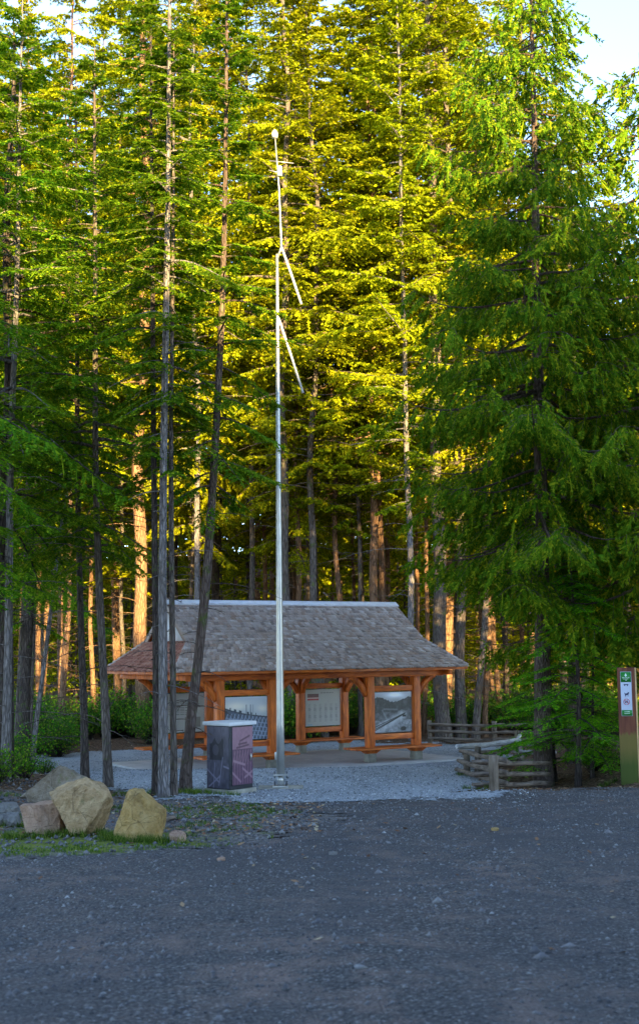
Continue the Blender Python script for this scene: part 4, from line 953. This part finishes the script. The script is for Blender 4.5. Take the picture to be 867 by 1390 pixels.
# fallen log pieces
for i, (pa, pb, r_, mt, lab) in enumerate((((598, 1006), (640, 1015), .06, 'raild', 'crooked old log lying on the gravel in front of the far fence'),
                                 ((218, 1119), (238, 1113), .035, 'raild', 'short weathered stick on the ground behind the small round stone'),
                                 ((70, 1078), (98, 1072), .04, 'barkp' , 'short pale log on the bank behind the boulders'))):
    p, q = gp(*pa)+v3(0, 0, r_*.8), gp(*pb)+v3(0, 0, r_*.8); b, o0, m = rail(p, q, r_, -.02, 680+i); o = b.build('log', M[mt], None); o.location = o0; o.rotation_euler = m.to_euler(); tag(o, lab, 'log')

# ------------------------------------------------------------------ boulders
def rock(loc, dims, planes, mat, label, rz=0, seed=1, name='boulder', amp=.085, sub=5, group=None):
    r = np.random.default_rng(seed); bm = bmesh.new(); bmesh.ops.create_icosphere(bm, subdivisions=sub, radius=1.0); V = np.array([v.co[:] for v in bm.verts])
    V *= 1.25
    P = [(np.array(n, float)/np.linalg.norm(n), d) for n, d in planes]
    for _ in range(9): n = r.normal(size=3); n /= np.linalg.norm(n); P.append((n, .93+.2*r.random()))
    for it in range(2):
        for n, d in P:
            e = V@n-d*(1+.05*np.sin(V@np.array([2.1, 3.3, 1.7])*2+seed)); m = e > 0; V[m] -= (e[m]*(.86 if it else .9))[:, None]*n
    nz = np.zeros(len(V)); fr = 1.7; a = 1.0
    for o_ in range(5):
        ph = r.random((3, 3))*6.28; k = r.normal(size=(3, 3))*fr
        nz += a*sum(np.sin(V@k[i]+ph[i, 0]) for i in range(3))/3; fr *= 2.1; a *= .66
    nn = V/np.linalg.norm(V, axis=1)[:, None]; V = V+nn*nz[:, None]*amp
    V = V*np.array(dims)*.5
    for i, v in enumerate(bm.verts): v.co = V[i]
    me = bpy.data.meshes.new(name); bm.to_mesh(me); bm.free(); me.materials.append(mat)
    me.polygons.foreach_set('use_smooth', np.ones(len(me.polygons), bool))
    try: me.set_sharp_from_angle(angle=R(28))
    except Exception: pass
    o = link(name, me); o.location = loc; o.rotation_euler = (0, 0, rz); return tag(o, label, 'rock', group)
def rockpx(x0, x1, ytop, ybot, depth, planes, mat, label, seed, rz=0, dy=0, **k):
    g = gp((x0+x1)/2, ybot); Y = g[1]+dy; W = (x1-x0)/FPX*Y; hgt = (ybot-ytop)/FPX*Y; 
    return rock((at((x0+x1)/2, ybot, Y)[0], Y+depth*.4, g[2]+hgt*.46), (W*1.02, depth, hgt*1.15), planes, mat, label, rz, seed, **k)
GR = 'boulders at the left edge of the gravel'
rockpx(60, 147, 1054, 1136, .8, [((-.35, -.2, .9), .60), ((.42, -.1, .9), .66), ((.05, -1, .2), .55), ((.85, -.2, -.45), .66), ((0, 0, -1), .85), ((-.85, -.1, -.5), .62), ((.95, 0, .3), .85)], M['stone'], 'largest tan boulder with a broad flat face, leaning on the others', 701, group=GR)
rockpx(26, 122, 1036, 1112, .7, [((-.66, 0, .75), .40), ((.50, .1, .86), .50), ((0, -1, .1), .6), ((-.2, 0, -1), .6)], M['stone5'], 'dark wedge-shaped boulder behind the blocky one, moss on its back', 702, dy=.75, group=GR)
rockpx(22, 84, 1086, 1136, .5, [((-.1, 0, 1), .62), ((.98, -.1, .15), .78), ((-.95, -.2, -.25), .78), ((.35, -1, 0), .62), ((-.5, -1, .1), .66), ((0, 0, -1), .7)], M['stone3'], 'small blocky reddish boulder in front with a flat top', 703, group=GR, amp=.02)
rockpx(153, 219, 1072, 1143, .6, [((-.9, -.1, .40), .70), ((.58, 0, .8), .64), ((.3, -1, .2), .58), ((-.5, -1, .15), .66), ((.95, -.2, -.05), .80), ((0, 0, -1), .8), ((-.1, 0, 1), .76)], M['stone2'], 'golden boulder standing alone right of the pile, greenish on its right side', 704, group=GR)
rockpx(230, 249, 1130, 1146, .18, [((0, -.3, 1), .7), ((0, 0, -1), .7)], M['stone3'], 'small reddish stone right of the lone golden boulder', 705, name='stone', sub=4)
rockpx(0, 20, 1090, 1108, .25, [((0, 0, 1), .8)], M['stone4'], 'light grey stone at the left picture edge beside the pile', 706, name='stone', sub=4)
rockpx(2, 24, 1103, 1121, .25, [((0, 0, 1), .8)], M['stone4'], 'dark grey stone under the light one at the left edge', 707, name='stone', sub=4, dy=-.1)
rockpx(-6, 8, 1106, 1122, .2, [((0, 0, 1), .8)], M['stone4'], 'grey stone cut by the left picture edge', 708, name='stone', sub=4)
for i, (px, py, s_, m_, lab) in enumerate(((300, 1170, 9, 'stone3', 'small reddish stone on the gravel left of the middle'), (452, 1162, 9, 'stone4', 'small grey stone on the gravel near the middle'), (178, 1143, 6, 'stone3', 'tiny brown stone at the foot of the golden boulder'),
        (46, 1135, 7, 'stone4', 'tiny stone in front of the blocky reddish boulder'), (672, 1129, 8, 'stone2', 'small yellowish stone on the road at the right'))):
    rockpx(px-s_/2, px+s_/2, py-s_*.7, py, .09, [((0, 0, 1), .6)], M[m_], lab, 710+i, name='stone', sub=3)
print('built', len(bpy.data.objects))
